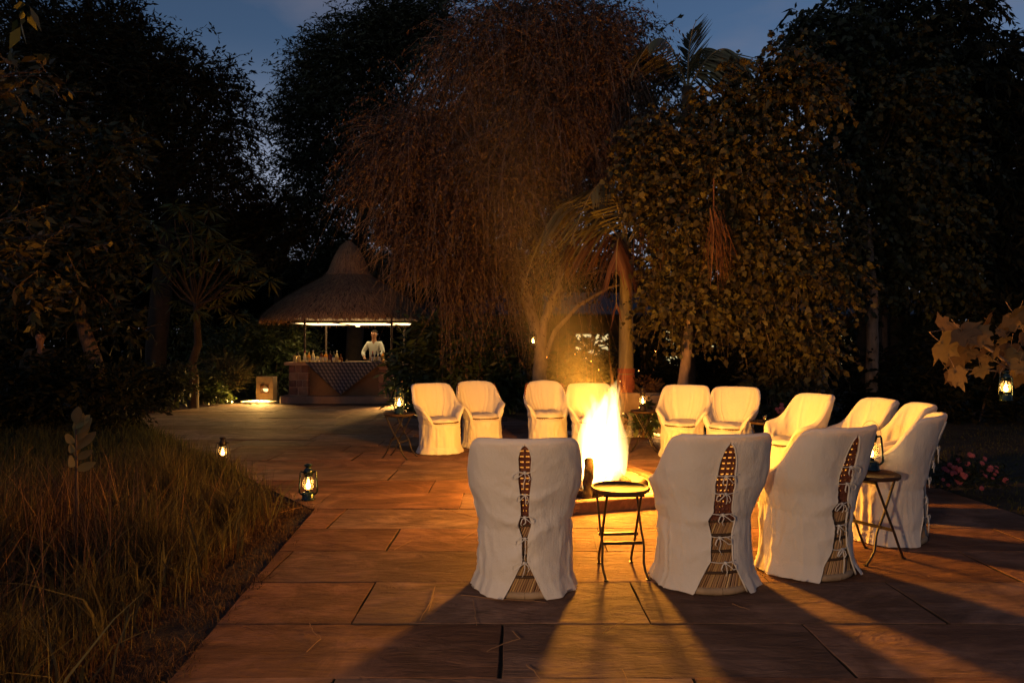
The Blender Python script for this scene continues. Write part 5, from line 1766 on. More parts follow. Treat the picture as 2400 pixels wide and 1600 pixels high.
# ---- palms
def frond_mesh(L_, arch, droopend, n_, ll, mt, seed, tiplow=.35, stem=.016, hang=.5):
    rng = np.random.default_rng(seed)
    ts = np.linspace(0, 1, 26)
    def sp(t): return np.stack([L_ * np.sin(t * (1 + droopend) * .9) / (1 + droopend) * 1.0, 0 * t, arch * L_ * np.sin(np.pi * np.minimum(t * .62, 1)) - droopend * L_ * t ** 3 * .8], -1)
    S = sp(ts)
    c, d, nn, LL, WW = [], [], [], [], []
    n_ = 34
    for j in range(n_):
        t = .14 + .86 * j / n_
        p = sp(np.array([t]))[0]; q = sp(np.array([min(t + .02, 1.02)]))[0]
        tan = unit(q - p)
        for s in (-1, 1):
            dd = unit(tan * (.55 + .5 * t) + np.array([0, s, 0]) * 1.0 + np.array([0, 0, -hang]) * rng.uniform(.6, 1.4) + rng.normal(0, .05, 3))
            c.append(p); d.append(dd); nn.append(unit(np.cross(dd, tan) * s * -1 + np.array([0, 0, .2])))
            LL.append(ll * (math.sin(min(1, t * 1.15 + .1) * pi) ** .45 if t < .95 else .3) * rng.uniform(.85, 1.1)); WW.append(.042)
    c, d, nn, LL, WW = map(np.array, (c, d, nn, LL, WW))
    # two joined quads per leaflet so that it bends down
    s = unit(np.cross(d, nn)); z = np.array([0, 0, -1.0])
    Vv = []
    for a, b, g in ((0, .5, 0), (.5, 1, .12), (1.0, .1, .48)):
        m = c + d * (LL * a)[:, None] + z * (LL * g * hang)[:, None]
        Vv += [m + s * (WW * b / 2)[:, None], m - s * (WW * b / 2)[:, None]]
    V = np.stack(Vv, 1).reshape(-1, 3)
    b_ = (np.arange(len(c)) * 6)[:, None]
    F = np.concatenate([b_ + np.array([[0, 1, 3, 2]]), b_ + np.array([[2, 3, 5, 4]])])
    leaf = np_mesh('leaflets', V, F, mt)
    mb = MB(); mb.tube([tuple(p) for p in S], [stem * (1 - .8 * t) + .002 for t in ts], 6)
    return mb.mesh('frond', M['palm_green']), leaf


def palm(name, label, base, top, r0, r1, fronds, trunkm, group=None, bands=None):
    t = empty(name, base, 0, label, 'palm tree', group)
    h = top - base.z
    mb = MB()
    npt = 14
    mb.tube([(0, 0, h * k / npt) for k in range(npt + 1)], [r0 + (r1 - r0) * k / npt for k in range(npt + 1)], 14)
    mb.build('trunk', trunkm, t, smooth=True)
    if bands:
        for (za, zb, mt, ex) in bands:
            MB().lathe([(r0 + ex, za), (r0 + ex, zb)], n=14, cap=False).build('painted_band', mt, t, smooth=True)
    for i, (azm, pitch, L_, arch, de, ll, mt, hang) in enumerate(fronds):
        st, lf = frond_mesh(L_, arch, de, 46, ll, mt, i + 3, hang=hang)
        o = link('frond', st, t, loc=(0, 0, h - .05), rot=(0, -math.radians(pitch), math.radians(azm)))
        link('leaflets', lf, o)['kind'] = 'stuff'
    return t


Yp = 12.4
pb = at(1438, 900, Yp); pb.z = 0
palm('palm_tree', 'slender smooth trunked palm with red painted bands, behind the flames', pb, at(1440, 560, Yp).z, .155, .105,
     [(190, 20, 3.0, .28, .95, 1.05, M['palm_leaf'], 1.0), (230, 32, 2.7, .35, .9, .9, M['palm_leaf'], .8), (160, 10, 2.2, .25, 1.0, .8, M['palm_dry'], 1.2), (20, 55, 3.0, .3, .5, .7, M['palm_leaf'], .6),
      (300, 15, 2.2, .2, 1.0, .8, M['palm_dry'], 1.2), (-20, 30, 2.4, .3, .8, .7, M['palm_leaf'], .8), (110, 45, 2.6, .3, .7, .7, M['palm_leaf'], .7), (250, 0, 1.8, .15, 1.0, .8, M['palm_dry'], 1.3)],
     M['palm_green'], bands=[(.10, .40, M['red_paint'], .004), (.62, .98, M['red_paint'], .004), (.42, .47, M['cream_paint'], .006), (.55, .60, M['cream_paint'], .006), (1.0, 1.09, M['red_paint'], .004)])
Yq = 13.0
Yq = 12.5
qb = at(1580, 900, Yq); qb.z = 0
palm('palm_tree', 'taller palm whose fronds stand out black against the sky in the top right gap', qb, at(1580, 200, Yq).z, .14, .10,
     [(20, 86, 1.75, .02, .10, .62, M['leaf_dark'], .10), (5, 48, 1.9, .30, .9, .95, M['palm_leaf'], 1.3), (150, 40, 1.9, .2, .5, .6, M['leaf_dark'], .5), (215, 30, 2.2, .3, .8, .7, M['palm_leaf'], .9), (330, 25, 2.0, .3, .9, .8, M['palm_leaf'], 1.0), (60, 50, 2.0, .2, .6, .7, M['leaf_dark'], .6)],
     M['bark_dark2'])
hb = at(1640, 640, 10.2)
def hanging_frond():
    t = empty('hanging_frond', at(1640, 470, 10.3), 0, 'dry reddish palm frond hanging head down among the round leaves', 'palm frond')
    rng = np.random.default_rng(9)
    n_ = 60
    c = np.stack([rng.normal(0, .05, n_), rng.normal(0, .05, n_), rng.uniform(-.4, 0, n_)], -1)
    mb = MB()
    for i in range(n_):
        e = c[i] + np.array([rng.normal(.12, .13), rng.normal(0, .1), -rng.uniform(.6, 1.0)])
        m = (c[i] + e) / 2 + np.array([rng.normal(0, .05), -.05, 0.05])
        mb.tube([tuple(c[i]), tuple(m), tuple(e)], [.008, .007, .002], 4, flat=.3)
    mb.build('leaflets', M['palm_dry'], t)
    MB().tube([(0, 0, .4), (0, 0, 0), (.03, 0, -.4)], [.012, .012, .006], 6).build('stem', M['palm_dry'], t)
hanging_frond()

# ---- bushes and hedges
def bush(name, label, clusters, Y, leafm, n, k, lL, lW, seed, cat='bush', shape='pt', stems=True, group=None, L_=.35, droop=.25, **kw):
    c0 = clusters[0]
    b = at(c0[0], c0[1], Y); b.z = 0
    t = empty(name, b, 0, label, cat, group)
    V, F, spr, cen = crown(clusters, Y, n, k, lL, lW, L_=L_, droop=droop, shape=shape, seed=seed, **kw)
    link('foliage', np_mesh('foliage', V - np.array(b), F, leafm), t)
    if stems:
        mb = MB()
        rr2 = random.Random(seed)
        for C, r in cen:
            foot = Vector((C.x * .9 + b.x * .1 + rr2.uniform(-.1, .1), C.y, 0)) if len(cen) > 3 else b.copy()
            mb.tube([foot - b, (foot.lerp(C, .5) + Vector((rr2.uniform(-.1, .1), 0, 0))) - b, C - b], [.025, .018, .008], 6)
        mb.build('stem', M['bark'], t, smooth=True)
    return t


bush('leafy_bush', 'broad dark bush with long leaves at the right side of the bar', [(990, 850, 62), (1050, 820, 66), (1110, 850, 55), (955, 880, 34), (1010, 780, 46), (1080, 770, 42), (940, 820, 20), (1140, 900, 50), (1000, 900, 44), (1060, 900, 55)], 15.2, M['leaf_green'], 1300, 8, .21, .062, 51, L_=.42, sub=12)
bush('leafy_bush', 'green bushes lit by the bar lights, between the bar and the left trees', [(560, 820, 62), (610, 850, 45), (520, 850, 50), (640, 790, 50), (600, 770, 50), (650, 840, 40), (570, 880, 30)], 20.3, M['leaf_green'], 1100, 9, .13, .05, 52, sub=12)
bush('leafy_bush', 'low shrub beside the path left of the stone light block', [(480, 888, 26), (500, 905, 18), (440, 890, 26), (460, 905, 22)], 17.6, M['leaf_green'], 420, 8, .12, .045, 53, L_=.25)
bush('leafy_bush', 'low dark shrub with tall spiky leaves in front of the crooked tree', [(520, 870, 24), (530, 880, 20)], 18.5, M['grass'], 140, 5, .5, .03, 54, L_=.3, up=1.5)
bush('leafy_bush', 'dark rounded shrubs at the left edge of the paving, under the crooked tree', [(400, 880, 34), (350, 900, 34), (300, 905, 34), (380, 905, 24), (330, 880, 30)], 15.5, M['leaf_dark'], 800, 8, .12, .045, 55, L_=.28)
bush('leafy_bush', 'dark undergrowth below the leaning trunk at far left', [(250, 900, 50), (180, 900, 60), (110, 900, 60), (40, 890, 70), (290, 930, 36), (200, 940, 44), (60, 960, 60), (-30, 940, 70)], 11.5, M['leaf_black'], 1000, 8, .13, .05, 56, L_=.32)
bush('leafy_bush', 'dark shrubs behind the chairs left of the forked trunk', [(1150, 830, 50), (1190, 880, 40), (1130, 900, 40), (1170, 770, 44)], 16.5, M['leaf_dark'], 700, 8, .14, .05, 57)
bush('leafy_bush', 'leafy screen with yellow green leaves before the big lit window', [(1330, 850, 40), (1365, 880, 36), (1300, 880, 40), (1400, 850, 36), (1345, 805, 26, .5), (1385, 800, 22, .5), (1310, 820, 24, .8), (1420, 900, 36)], 19.5, M['leaf_dark'], 620, 7, .24, .11, 58)
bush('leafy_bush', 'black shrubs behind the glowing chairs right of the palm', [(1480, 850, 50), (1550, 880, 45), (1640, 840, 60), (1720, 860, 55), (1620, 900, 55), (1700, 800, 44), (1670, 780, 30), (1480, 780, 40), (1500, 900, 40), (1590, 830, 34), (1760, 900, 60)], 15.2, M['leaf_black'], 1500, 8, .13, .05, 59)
bush('leafy_bush', 'dark bush with larger pale leaves in front of the slim trunks on the right', [(1770, 840, 34), (1760, 900, 40), (1780, 790, 28), (1790, 930, 40), (1830, 880, 44)], 11.6, M['leaf_olive'], 240, 7, .13, .06, 60)
bush('leafy_bush', 'black shrubs behind the right arc of chairs', [(1900, 900, 60), (1980, 880, 70), (2080, 870, 80), (2180, 860, 90), (2290, 850, 90), (1960, 800, 40, .5), (2130, 930, 60), (2250, 940, 60), (2340, 930, 60)], 13.5, M['leaf_black'], 1500, 8, .14, .055, 61)
bush('potted_shrub', 'little dark red leaved plant behind the lantern table', [(1480, 890, 18), (1492, 905, 14), (1470, 915, 14)], 12.4, M['leaf_warm'], 90, 6, .13, .05, 62, L_=.16, cat='plant')
bush('leafy_plant', 'bright green leafy plant beside the stone light block behind the chairs', [(1478, 945, 16), (1470, 975, 14), (1490, 960, 12)], 11.2, M['leaf_green'], 60, 5, .13, .07, 63, L_=.14, shape='heart', cat='plant')
bush('leafy_plant', 'small green plant between the lantern table and the light block right of the bar', [(926, 925, 10), (930, 905, 8)], 16.2, M['leaf_green'], 40, 5, .12, .06, 64, L_=.12, shape='heart', cat='plant')


def hedge(x0, x1, y0, y1, h0, h1, n, label, m, seed, lL=.22):
    rng = np.random.default_rng(seed)
    x = rng.uniform(x0, x1, n)
    top = h0 + (h1 - h0) * (.5 + .5 * vnoise(np.stack([x * .35, 0 * x, 0 * x + seed], -1), seed)) + .35 * vnoise(np.stack([x * 1.6, 0 * x, 0 * x], -1), seed)
    z = top * rng.random(n) ** .8
    y_ = rng.uniform(y0, y1, n)
    c = np.stack([x, y_, z], -1)
    d = unit(rng.normal(0, 1, (n, 3)) + np.array([0, -.3, .5]))
    LL = rng.uniform(.4, .8, n); dr = rng.uniform(.1, .6, n)
    V, F = spray_leaves(c, d, LL, dr, 8, lL, lL * .42, 'pt', rng)
    o = link('hedge', np_mesh('hedge', V, F, m)); o['kind'] = 'stuff'
    return tag(o, label, 'hedge')


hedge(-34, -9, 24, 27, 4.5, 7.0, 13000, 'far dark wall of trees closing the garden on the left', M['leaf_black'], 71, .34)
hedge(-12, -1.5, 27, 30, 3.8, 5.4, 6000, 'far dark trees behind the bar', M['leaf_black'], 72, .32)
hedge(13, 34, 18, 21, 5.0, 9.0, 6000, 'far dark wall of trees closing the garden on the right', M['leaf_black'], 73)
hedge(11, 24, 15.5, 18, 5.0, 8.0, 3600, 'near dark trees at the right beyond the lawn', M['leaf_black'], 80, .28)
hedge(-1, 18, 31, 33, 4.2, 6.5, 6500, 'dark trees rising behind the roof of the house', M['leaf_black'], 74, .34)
hedge(-22, 22, -9, -7, 6, 9, 2600, 'unseen dark trees added behind the photographer to cut sky light', M['leaf_black'], 77, .4)  # unseen tree rows, behind and at both sides, added to cut sky light
hedge(-17, -14, -8, 12, 6, 9, 2200, 'unseen dark trees added along the left side to cut sky light', M['leaf_black'], 78, .35)
hedge(14, 17, -8, 15, 6, 9, 2200, 'unseen dark trees added along the right side to cut sky light', M['leaf_black'], 79, .35)
tree('tall_tree', 'dark tree standing close behind the weeping tree', 'tree',
     [[(V3(.6, 19, 0), .2), (V3(.7, 19, 3), .16), (V3(.6, 19, 6), .1)]],
     [(1000, 350, 120), (1130, 250, 130), (1250, 150, 130), (1380, 200, 110), (1000, 520, 110), (1130, 450, 120), (1260, 380, 130), (1400, 380, 110), (1180, 560, 80), (1330, 520, 90), (1450, 560, 80), (1100, 100, 90), (1340, 70, 80), (1490, 250, 80), (1510, 370, 90), (1590, 330, 80), (1440, 170, 70), (1650, 400, 90)], 19, M['leaf_dark'], M['bark_dark'], 3600, 11, .20, .075,
     seed=15, L_=.7, droop=.5, sub=14, subr=.34, limb_r=.05)
hedge(-10.5, -6.2, 21, 22.5, 1.7, 2.6, 1300, 'dense green hedge behind the garden light left of the bar', M['leaf_green'], 75, .13)
hedge(-26, -12, 15, 17, 2.2, 3.4, 1500, 'dark shrubbery at the far left behind the standing man', M['leaf_black'], 76, .16)

bush('leafy_bush', 'leaves breaking up the narrow lit window right of the palm', [(1545, 790, 26, .6), (1540, 830, 24, .6), (1555, 860, 26), (1640, 800, 24, .7)], 21.5, M['leaf_black'], 300, 7, .20, .09, 65)
bush('leafy_bush', 'leaves breaking up the lit windows behind the right arc of chairs', [(1940, 830, 30, .6), (1925, 800, 24, .5), (1960, 790, 24, .5), (1785, 830, 30, .6), (1790, 790, 26, .5)], 21.0, M['leaf_black'], 360, 7, .20, .09, 66)
# ---- plants with large single leaves
def blade_leaf(L_, W_, fold=.15, lobes=False):
    if not lobes:
        rows = [(0, .04), (.15, .55), (.35, .95), (.55, 1), (.75, .75), (.9, .38), (1, .02)]
        vs = []
        for t, w in rows:
            zz = -.22 * t * t * L_
            vs += [(-w * W_ / 2, t * L_, zz + fold * w * W_ / 2), (0, t * L_, zz), (w * W_ / 2, t * L_, zz + fold * w * W_ / 2)]
        fs = []
        for k in range(len(rows) - 1):
            b = k * 3
            fs += [(b, b + 1, b + 4, b + 3), (b + 1, b + 2, b + 5, b + 4)]
        return MB().add(vs, fs)
    out = [(0, 0), (.16, -.10), (.40, -.06), (.52, .14), (.74, .34), (.46, .42), (.44, .56), (.40, .80), (.22, .76), (.12, .92), (0, 1.12)]
    pts = [(x, y) for x, y in out] + [(-x, y) for x, y in out[-2:0:-1]]
    mid = len(out) - 1
    vs = [(x * W_, y * L_, -.20 * (x * x + max(0, y) ** 2 * .6) * L_ + .05 * L_ * math.sin(x * 9)) for x, y in pts]
    vs.append((0, .38 * L_, .02 * L_))
    c = len(vs) - 1
    return MB().add(vs, [(i, (i + 1) % len(pts), c) for i in range(len(pts))])


PET = MB().tube([(0, .02, 0), (0, -.05, .004), (.01, -.11, .02)], [.0022, .0025, .003], 5).mesh('petiole', M['bark_pale'])
def lobed(seed):
    rr3 = random.Random(seed)
    out = [(0, 0), (.16, -.10), (.36, -.09), (.47, .06), (.60, .22), (.78, .36), (.60, .40), (.46, .46), (.48, .62), (.42, .84), (.30, .76), (.18, .80), (.09, .98), (0, 1.15)]
    out = [(x * rr3.uniform(.92, 1.08), y * rr3.uniform(.95, 1.05)) for x, y in out]
    L_, W_ = .19, .21
    curl = rr3.uniform(.5, 1.6)
    def hgt(x, y): return -.16 * curl * (x * x * 1.3 + max(0, y) ** 2 * .55) * L_ + .10 * L_ * abs(x) + .035 * L_ * math.sin(x * 8 + seed) * math.sin(y * 7)
    vs, fs = [], []
    n_ = len(out)
    for s_ in (1, -1):
        b = len(vs)
        for x, y in out: vs.append((s_ * x * W_, y * L_, hgt(x, y)))
        for x, y in out: vs.append((s_ * x * W_ * .5, (y * .55 + .22) * L_, hgt(x * .5, y * .55 + .22) + .004))
        for i, (x, y) in enumerate(out): vs.append((0, (y * .30 + .40 * (i / (n_ - 1)) + .1) * L_, hgt(0, y * .3 + .3)))
        for i in range(n_ - 1):
            f = (b + i, b + i + 1, b + n_ + i + 1, b + n_ + i); g = (b + n_ + i, b + n_ + i + 1, b + 2 * n_ + i + 1, b + 2 * n_ + i)
            fs += [f, g] if s_ > 0 else [f[::-1], g[::-1]]
    return MB().add(vs, fs).mesh('leaf', M['big_leaf'], True)


BIG = [blade_leaf(.19, .21, lobes=True).mesh('leaf', M['big_leaf'], True) for _ in range(1)]
BIG = [lobed(k) for k in range(3)]
brt = empty('big_leaved_branch', at(2420, 870, 5.6), 0, 'branch of large lobed yellow leaves reaching in from the right edge above the hanging lantern', 'branch')
boff = brt.location
mb = MB(); mb.tube([at(2560, 1500, 5.9) - boff, at(2470, 1100, 5.8) - boff, at(2420, 900, 5.6) - boff, at(2340, 860, 5.6) - boff, at(2300, 822, 5.5) - boff, at(2255, 790, 5.5) - boff, at(2225, 770, 5.45) - boff], [.05, .035, .022, .016, .012, .009, .005], 8)
MB().tube([at(2330, 855, 5.6) - boff, at(2260, 850, 5.5) - boff, at(2215, 848, 5.45) - boff], [.008, .006, .003], 6).build('side_stem', M['bark_pale'], brt, smooth=True)
mb.build('stem', M['bark_pale'], brt, smooth=True)
big = [(270, 520, 150, 55), (380, 420, 95, 20), (300, 380, 120, 100), (520, 360, 100, 30), (480, 500, 80, 20), (620, 330, 60, 15), (740, 480, 95, 5), (650, 620, 95, 10), (440, 660, 130, 40), (560, 720, 60, 10), (780, 640, 70, 20),
       (460, 860, 110, 20), (380, 880, 130, 45), (770, 830, 85, 15), (900, 560, 80, 10), (1000, 380, 70, 20), (1090, 470, 75, 0), (1150, 560, 100, -10), (850, 260, 90, 70), (1180, 170, 120, 30), (1260, 110, 100, 20), (1090, 300, 80, 0),
       (1230, 640, 100, -30), (1260, 760, 90, -20), (1010, 800, 70, 30), (1290, 900, 110, -20), (700, 400, 100, 40), (860, 700, 60, -10), (1300, 400, 80, 20), (940, 640, 60, 60)]
rg = random.Random(3)
for (zx, zy, sz, rot) in big:
    fx, fy = 2150 + zx / 5.228, 700 + zy / 5.228
    Y = 5.45 + rg.uniform(-.25, .25)
    p = Vector(((fx - 1200) * Y / 1600, Y, 1.5 - (fy - 810) * Y / 1600)) - boff
    s = sz / 128 * rg.uniform(.7, 1.08)
    # leaf plane roughly facing the fire and the camera, tip hanging down
    q = Matrix.Rotation(math.radians(-rot + rg.uniform(-14, 14)), 4, 'Y') @ Matrix.Rotation(math.radians(-78 + rg.uniform(-38, 38)), 4, 'X') @ Matrix.Rotation(rg.uniform(-.5, .5), 4, 'Y')
    o = link('leaf', BIG[rg.randrange(3)], brt); o.matrix_local = Matrix.Translation(p) @ q @ Matrix.Scale(s, 4)
    link('petiole', PET, o)
lx = at(2310, 880, 5.15)
lantern(lx.x, lx.y, 1.085, 'lit dark green lantern hanging from the big leaved branch at the right edge', 3.0, .1, True, up=True, s=.73)
mb = MB(); lz = 1.085 + .73 * .35
mb.tube([(lx.x, lx.y, lz), (lx.x + .01, lx.y + .15, lz + .05), (at(2335, 858, 5.6))], .003, 5)
tag(mb.build('hook_wire', M['wire']), 'thin wire holding the lantern to the big leaved branch', 'wire')
tl = at(1227, 800, 12.9)
lantern(tl.x - .02, tl.y, tl.z + .01, 'lit lantern hanging against the forked trunk of the weeping tree', 6.0, .3, False, up=True, s=1.0)
mb = MB(); mb.tube([(tl.x - .02, tl.y, tl.z + .36), (tl.x, tl.y + .1, tl.z + .42), (tl.x + .02, tl.y + .22, tl.z + .42)], .004, 5)
tag(mb.build('nail_hook', M['iron']), 'iron hook on the forked trunk that holds the lantern', 'hook')

SP = blade_leaf(.16, .075).mesh('leaf', M['big_leaf2'] if 'big_leaf2' in M else mat('rubbery_leaf', (.24, .17, .065), rough=.85, spec=.05, transl=.15, orand=.3), True)
st = at(175, 1110, 4.6); st.z = 0
pl_ = empty('leafy_sapling', st, 0, 'young sapling with thick upright oval leaves standing in the tall grass', 'plant')
topz = at(175, 985, 4.6).z
mb = MB(); mb.tube([(0, 0, 0), (.01, 0, topz * .5), (0, 0, topz)], [.012, .009, .005], 6); mb.build('stem', M['bark'], pl_)
for i, (dx, dy, ang, s) in enumerate([(160, 960, -15, .9), (185, 970, 25, .8), (148, 1000, -75, .85), (195, 1000, 15, 1.15), (200, 985, 30, .9), (150, 1020, -80, .8), (185, 1020, 25, 1.1), (165, 1055, -70, 1.0), (205, 1040, 60, .7), (170, 985, 0, 1.0), (200, 1065, 70, .8), (176, 1035, -20, .8)]):
    p = at(176, dy + 14, 4.6) - st
    q = Matrix.Rotation(math.radians(ang), 4, 'Y') @ Matrix.Rotation(math.radians(80 + rg.uniform(-25, 10)), 4, 'X') @ Matrix.Rotation(rg.uniform(-.5, .5), 4, 'Y')
    o = link('leaf', SP, pl_); o.matrix_local = Matrix.Translation(p) @ q @ Matrix.Scale(s, 4)

# ---- pink flowers at the right
fl = empty('flowering_plant', (4.62, 7.0, 0), 0, 'clump of small pink flowers beside the right edge of the terrace', 'flowers')
M['petal'] = mat('pink_petal', (.50, .12, .13), rough=.8, transl=.2, orand=.25)
mb = MB(); mb.lathe([(.002, -.010), (.006, -.004), (.007, .002), (.003, .006)], n=8)
BL = MB()
for ring, (n_, r, tz) in enumerate(((11, .030, .002), (9, .022, .008), (6, .013, .013))):
    for k in range(n_):
        w = 2 * pi * k / n_ + ring * .3
        c, s = math.cos(w), math.sin(w)
        BL.add([(0, 0, tz - .004), (c * r * .6 - s * .006, s * r * .6 + c * .006, tz + .004), (c * r, s * r, tz - .002), (c * r * .6 + s * .006, s * r * .6 - c * .006, tz + .004)], [(0, 3, 2, 1)])
BLM = BL.mesh('blossom', M['petal'])
V, F, spr, cen = crown([(2200, 1085, 40), (2250, 1100, 40), (2180, 1100, 24), (2290, 1100, 24)], 7.0, 260, 6, .05, .02, L_=.12, droop=.1, seed=8, up=1.0)
link('foliage', np_mesh('foliage', V - np.array((4.62, 7.0, 0)), F, M['leaf_dark']), fl)
for i in range(38):
    a = rg.gauss(2195 if i % 3 else 2260, 22); b = rg.gauss(1083, 18)
    p = at(a, b, 6.85 + rg.uniform(-.12, .1)) - Vector((4.62, 7.0, 0))
    if p.z < .06: p.z = .06 + rg.random() * .08
    o = link('blossom', BLM, fl, loc=p, rot=(math.radians(60 + rg.uniform(-30, 30)), 0, rg.uniform(-.6, .6))); o.scale = (rg.uniform(.7, 1.15),) * 3
fl2 = empty('flowering_plant', (4.3, 10.6, 0), 0, 'dim pink flowers on a dark bush behind the empty tray table', 'flowers')
V, F, spr, cen = crown([(1810, 950, 30), (1850, 950, 26), (1780, 960, 24)], 10.6, 240, 6, .07, .03, L_=.14, droop=.1, seed=9, up=.6)
link('foliage', np_mesh('foliage', V - np.array((4.3, 10.6, 0)), F, M['leaf_dark']), fl2)
for i in range(16):
    p = at(rg.gauss(1815, 20), rg.gauss(942, 10), 10.35 + rg.uniform(-.1, .1)) - Vector((4.3, 10.6, 0))
    o = link('blossom', BLM, fl2, loc=p, rot=(math.radians(60), 0, rg.uniform(-.6, .6))); o.scale = (1.2,) * 3


# ---- grasses
def grass(name, label, n, area, hfun, wid, m, seed, lean=.35, cat='grass', stiff=1.0):
    rng = np.random.default_rng(seed)
    P_ = area(rng, n)
    n = len(P_)
    h = hfun(P_, rng)
    a = rng.uniform(0, 2 * pi, n)
    ln = np.stack([np.cos(a), np.sin(a), 0 * a], -1) * (lean * rng.random(n) ** 1.2 * h)[:, None]
    b = rng.uniform(0, 2 * pi, n)
    s = np.stack([np.cos(b), np.sin(b), 0 * b], -1) * (wid * rng.uniform(.6, 1.3, n) / 2)[:, None]
    z0 = np.full(n, -.03)
    base = np.stack([P_[:, 0], P_[:, 1], z0], -1)
    Vv = []
    for t, q in ((0, 1), (.45, .85), (.8, .5), (1, .08)):
        c = base + ln * (t ** 2) + np.array([0, 0, 1.0]) * (h * t * (1 - .12 * t * lean * 2))[:, None]
        Vv += [c - s * q, c + s * q]
    V = np.stack(Vv, 1).reshape(-1, 3)
    o_ = (np.arange(n) * 8)[:, None]
    F = np.concatenate([o_ + np.array([[k, k + 1, k + 3, k + 2]]) for k in (0, 2, 4)])
    o = link(name, np_mesh(name, V, F, m)); o['kind'] = 'stuff'
    return tag(o, label, cat)


def edge_dist(x, y):
    """distance outwards from the left edge of the paving"""
    near = -(1.54 + .085 * (y - 3.04)) - x
    far = ((-x - 1.85) - (y - 6.3) * .784) / 1.27
    return np.where(y < 6.2, near, far)


def left_area(dmin, dmax, y0=1.6, y1=9.5, p=1.0):
    def f(rng, n):
        x = rng.uniform(-8, -1.4, n * 5); y_ = rng.uniform(y0, y1, n * 5)
        d = edge_dist(x, y_)
        patch = vnoise(np.stack([x * 2.2, y_ * 2.2, 0 * x], -1), 9)
        ok = (d > dmin) & (d < dmax) & (patch > rng.uniform(-1.1, .4, n * 5))
        return np.stack([x, y_], -1)[ok][:n]
    return f


def clump(x, y_, f, sd):
    return vnoise(np.stack([x * f, y_ * f, 0 * x], -1), sd)


def h_tall(P_, rng):
    d = edge_dist(P_[:, 0], P_[:, 1])
    c = clump(P_[:, 0], P_[:, 1], 2.6, 14)
    return np.clip(.16 + .36 * np.clip((d - .2) / .9, 0, 1), .1, .6) * rng.uniform(.4, 1.3, len(P_)) * np.clip(.85 + .75 * c, .25, 1.6)


def sel(area, sd, lo):
    def f(rng, n):
        p = area(rng, n * 2)
        return p[clump(p[:, 0], p[:, 1], 1.7, sd) > rng.uniform(lo, lo + .5, len(p))][:n]
    return f


grass('tall_grass', 'tall dry green grass filling the corner left of the paving', 26000, sel(left_area(.40, 3.8, 2.2, 6.3), 21, -.5), h_tall, .0050, M['grass'], 81, lean=.6)
grass('tall_grass', 'russet grass mixed into the green beside the paving', 12000, sel(left_area(.30, 4.2, 2.0, 6.6), 22, -.3), lambda p, r: h_tall(p, r) * .85, .0045, M['grass_red'], 88, lean=.8)
grass('tall_grass', 'pale dry seed stalks standing above the tall grass', 900, left_area(.7, 4.0, 2.4, 5.6), lambda p, r: r.uniform(.40, .92, len(p)), .0042, M['grass_dry'], 82, lean=.45)
grass('tall_grass', 'broad bent blades scattered through the tall grass', 1800, left_area(.25, 3.6, 2.2, 6.2), lambda p, r: r.uniform(.25, .6, len(p)), .013, M['grass'], 89, lean=1.1)
grass('short_grass', 'short matted turf along the edge of the paving', 34000, (lambda f: (lambda r, n: (lambda p: p[edge_dist(p[:, 0], p[:, 1]) > -.05 + .07 * clump(p[:, 0], p[:, 1], 6.0, 33)])(f(r, n))))(left_area(-.12, 1.1, 1.6, 7.4)), lambda p, r: r.uniform(.02, .08, len(p)) * (1 + .6 * clump(p[:, 0], p[:, 1], 5, 34)), .0055, M['grass_red'], 83, lean=1.4)
grass('tall_grass', 'grass round the lantern at the far edge of the paving', 9000, lambda r, n: np.stack([r.normal(-3.9, .75, n), r.normal(8.0, .8, n)], -1)[(lambda q: edge_dist(q[:, 0], q[:, 1]) > -.02)(np.stack([r.normal(-3.9, .75, n), r.normal(8.0, .8, n)], -1)) | True], lambda p, r: r.uniform(.08, .34, len(p)) * (edge_dist(p[:, 0], p[:, 1]) > .0) + .001, .006, M['grass'], 84, lean=.5)
grass('undergrowth', 'dark low growth between the tall grass and the left shrubs', 12000, left_area(.1, 6, 7.5, 15), lambda p, r: r.uniform(.08, .35, len(p)), .012, M['lawn'], 85, lean=.6)
grass('lawn', 'dark lawn right of and behind the terrace', 26000, lambda r, n: (lambda q: q[(q[:, 0] > 4.55) | (q[:, 1] > 12.2)])(np.stack([r.uniform(0.5, 14, n * 2), r.uniform(3.5, 15, n * 2)], -1))[:n], lambda p, r: r.uniform(.02, .06, len(p)), .010, M['lawn'], 86, lean=.8)

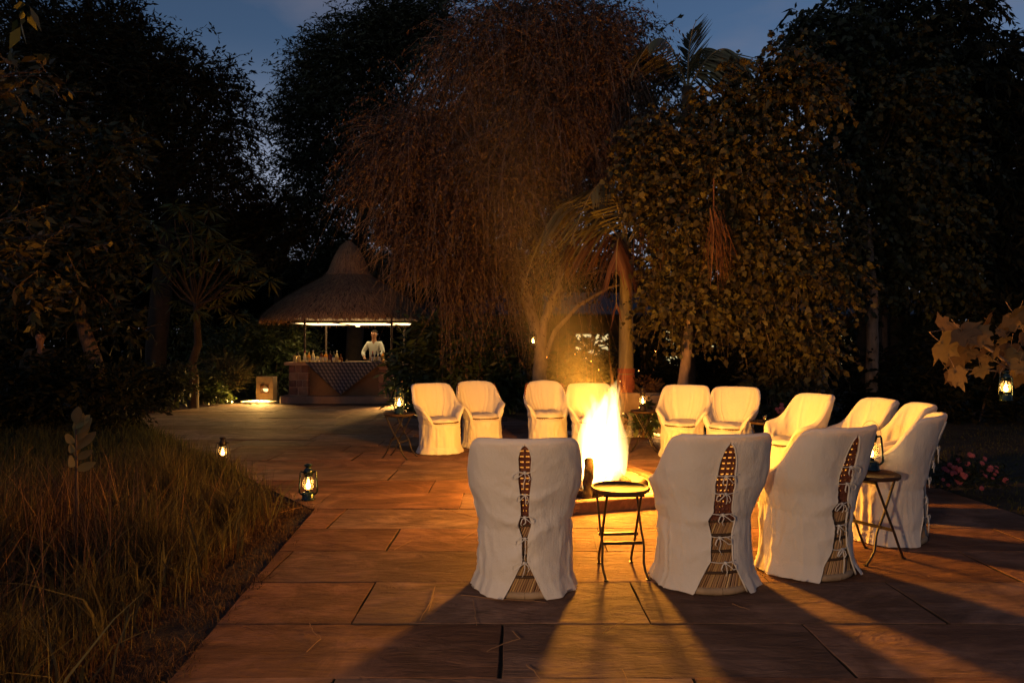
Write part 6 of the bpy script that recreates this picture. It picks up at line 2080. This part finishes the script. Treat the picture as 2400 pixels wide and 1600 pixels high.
# ---- dry stalks and chips lying on the slabs
stalks = [((705, 1500), (740, 1470), (718, 1450), (712, 1432)), ((965, 1425), (990, 1385), (1000, 1348)), ((985, 1405), (998, 1372)), ((1385, 1455), (1410, 1442), (1440, 1425)),
          ((905, 1265), (930, 1252), (950, 1242)), ((1060, 1240), (1082, 1228), (1105, 1215)), ((1390, 1280), (1370, 1262), (1362, 1225)), ((1060, 1370), (1140, 1378), (1255, 1385)),
          ((1095, 1440), (1090, 1400), (1085, 1378)), ((1015, 1170), (1090, 1190), (1120, 1195)), ((912, 1070), (950, 1085), (1003, 1095)), ((835, 1120), (860, 1128), (905, 1138)), ((1555, 1180), (1600, 1175)), ((1120, 1500), (1160, 1480), (1195, 1470), (1175, 1450)),
          ((1210, 1530), (1240, 1560)), ((1430, 1540), (1440, 1575)), ((640, 1180), (700, 1165)), ((1680, 1390), (1720, 1402))]
slab_desc = ['lying left of the nearest chair, bent like a hook', 'curved, beside the shadow of the nearest chair', 'short, beside the longer curved stalk', 'lying below the empty iron table', 'pale, on the slabs between grass and chairs', 'short, touching the left side of the nearest chair',
             'forked, between the fire pit and the iron table', 'long and straight, behind the nearest chair foot', 'thin, standing out in the chair shadow', 'thin, left of the upper part of the nearest chair', 'dark, on the paving below the glowing chairs', 'dark, right of the lantern on the paving', 'tiny, before the fire pit', 'curled into a ring in the chair shadow',
             'at the bottom edge of the picture', 'small, at the bottom below the iron table', 'at the grass edge near the lantern', 'small, behind the second chair']
for i, (s, ds) in enumerate(zip(stalks, slab_desc)):
    pts = []
    for (a, b) in s:
        fx, fy = a * K, b * K
        Y = 2400 / (fy - 810); pts.append(Vector(((fx - 1200) * Y / 1600, Y, .006)))
    c = sum(pts, Vector()) / len(pts)
    fine = []
    for k in range(len(pts) - 1):
        for j in range(4): fine.append(pts[k].lerp(pts[k + 1], j / 4) - c + Vector((random.uniform(-.004, .004), random.uniform(-.004, .004), .004 + random.uniform(0, .006))))
    fine.append(pts[-1] - c + Vector((0, 0, .004)))
    o = MB().tube(fine, [.0024] * (len(fine) - 1) + [.001], 5).build('dry_stalk', M['grass_dry'], loc=(c.x, c.y, c.z))
    tag(o, 'dry straw stalk ' + ds, 'straw', 'bits of straw lying on the paving')
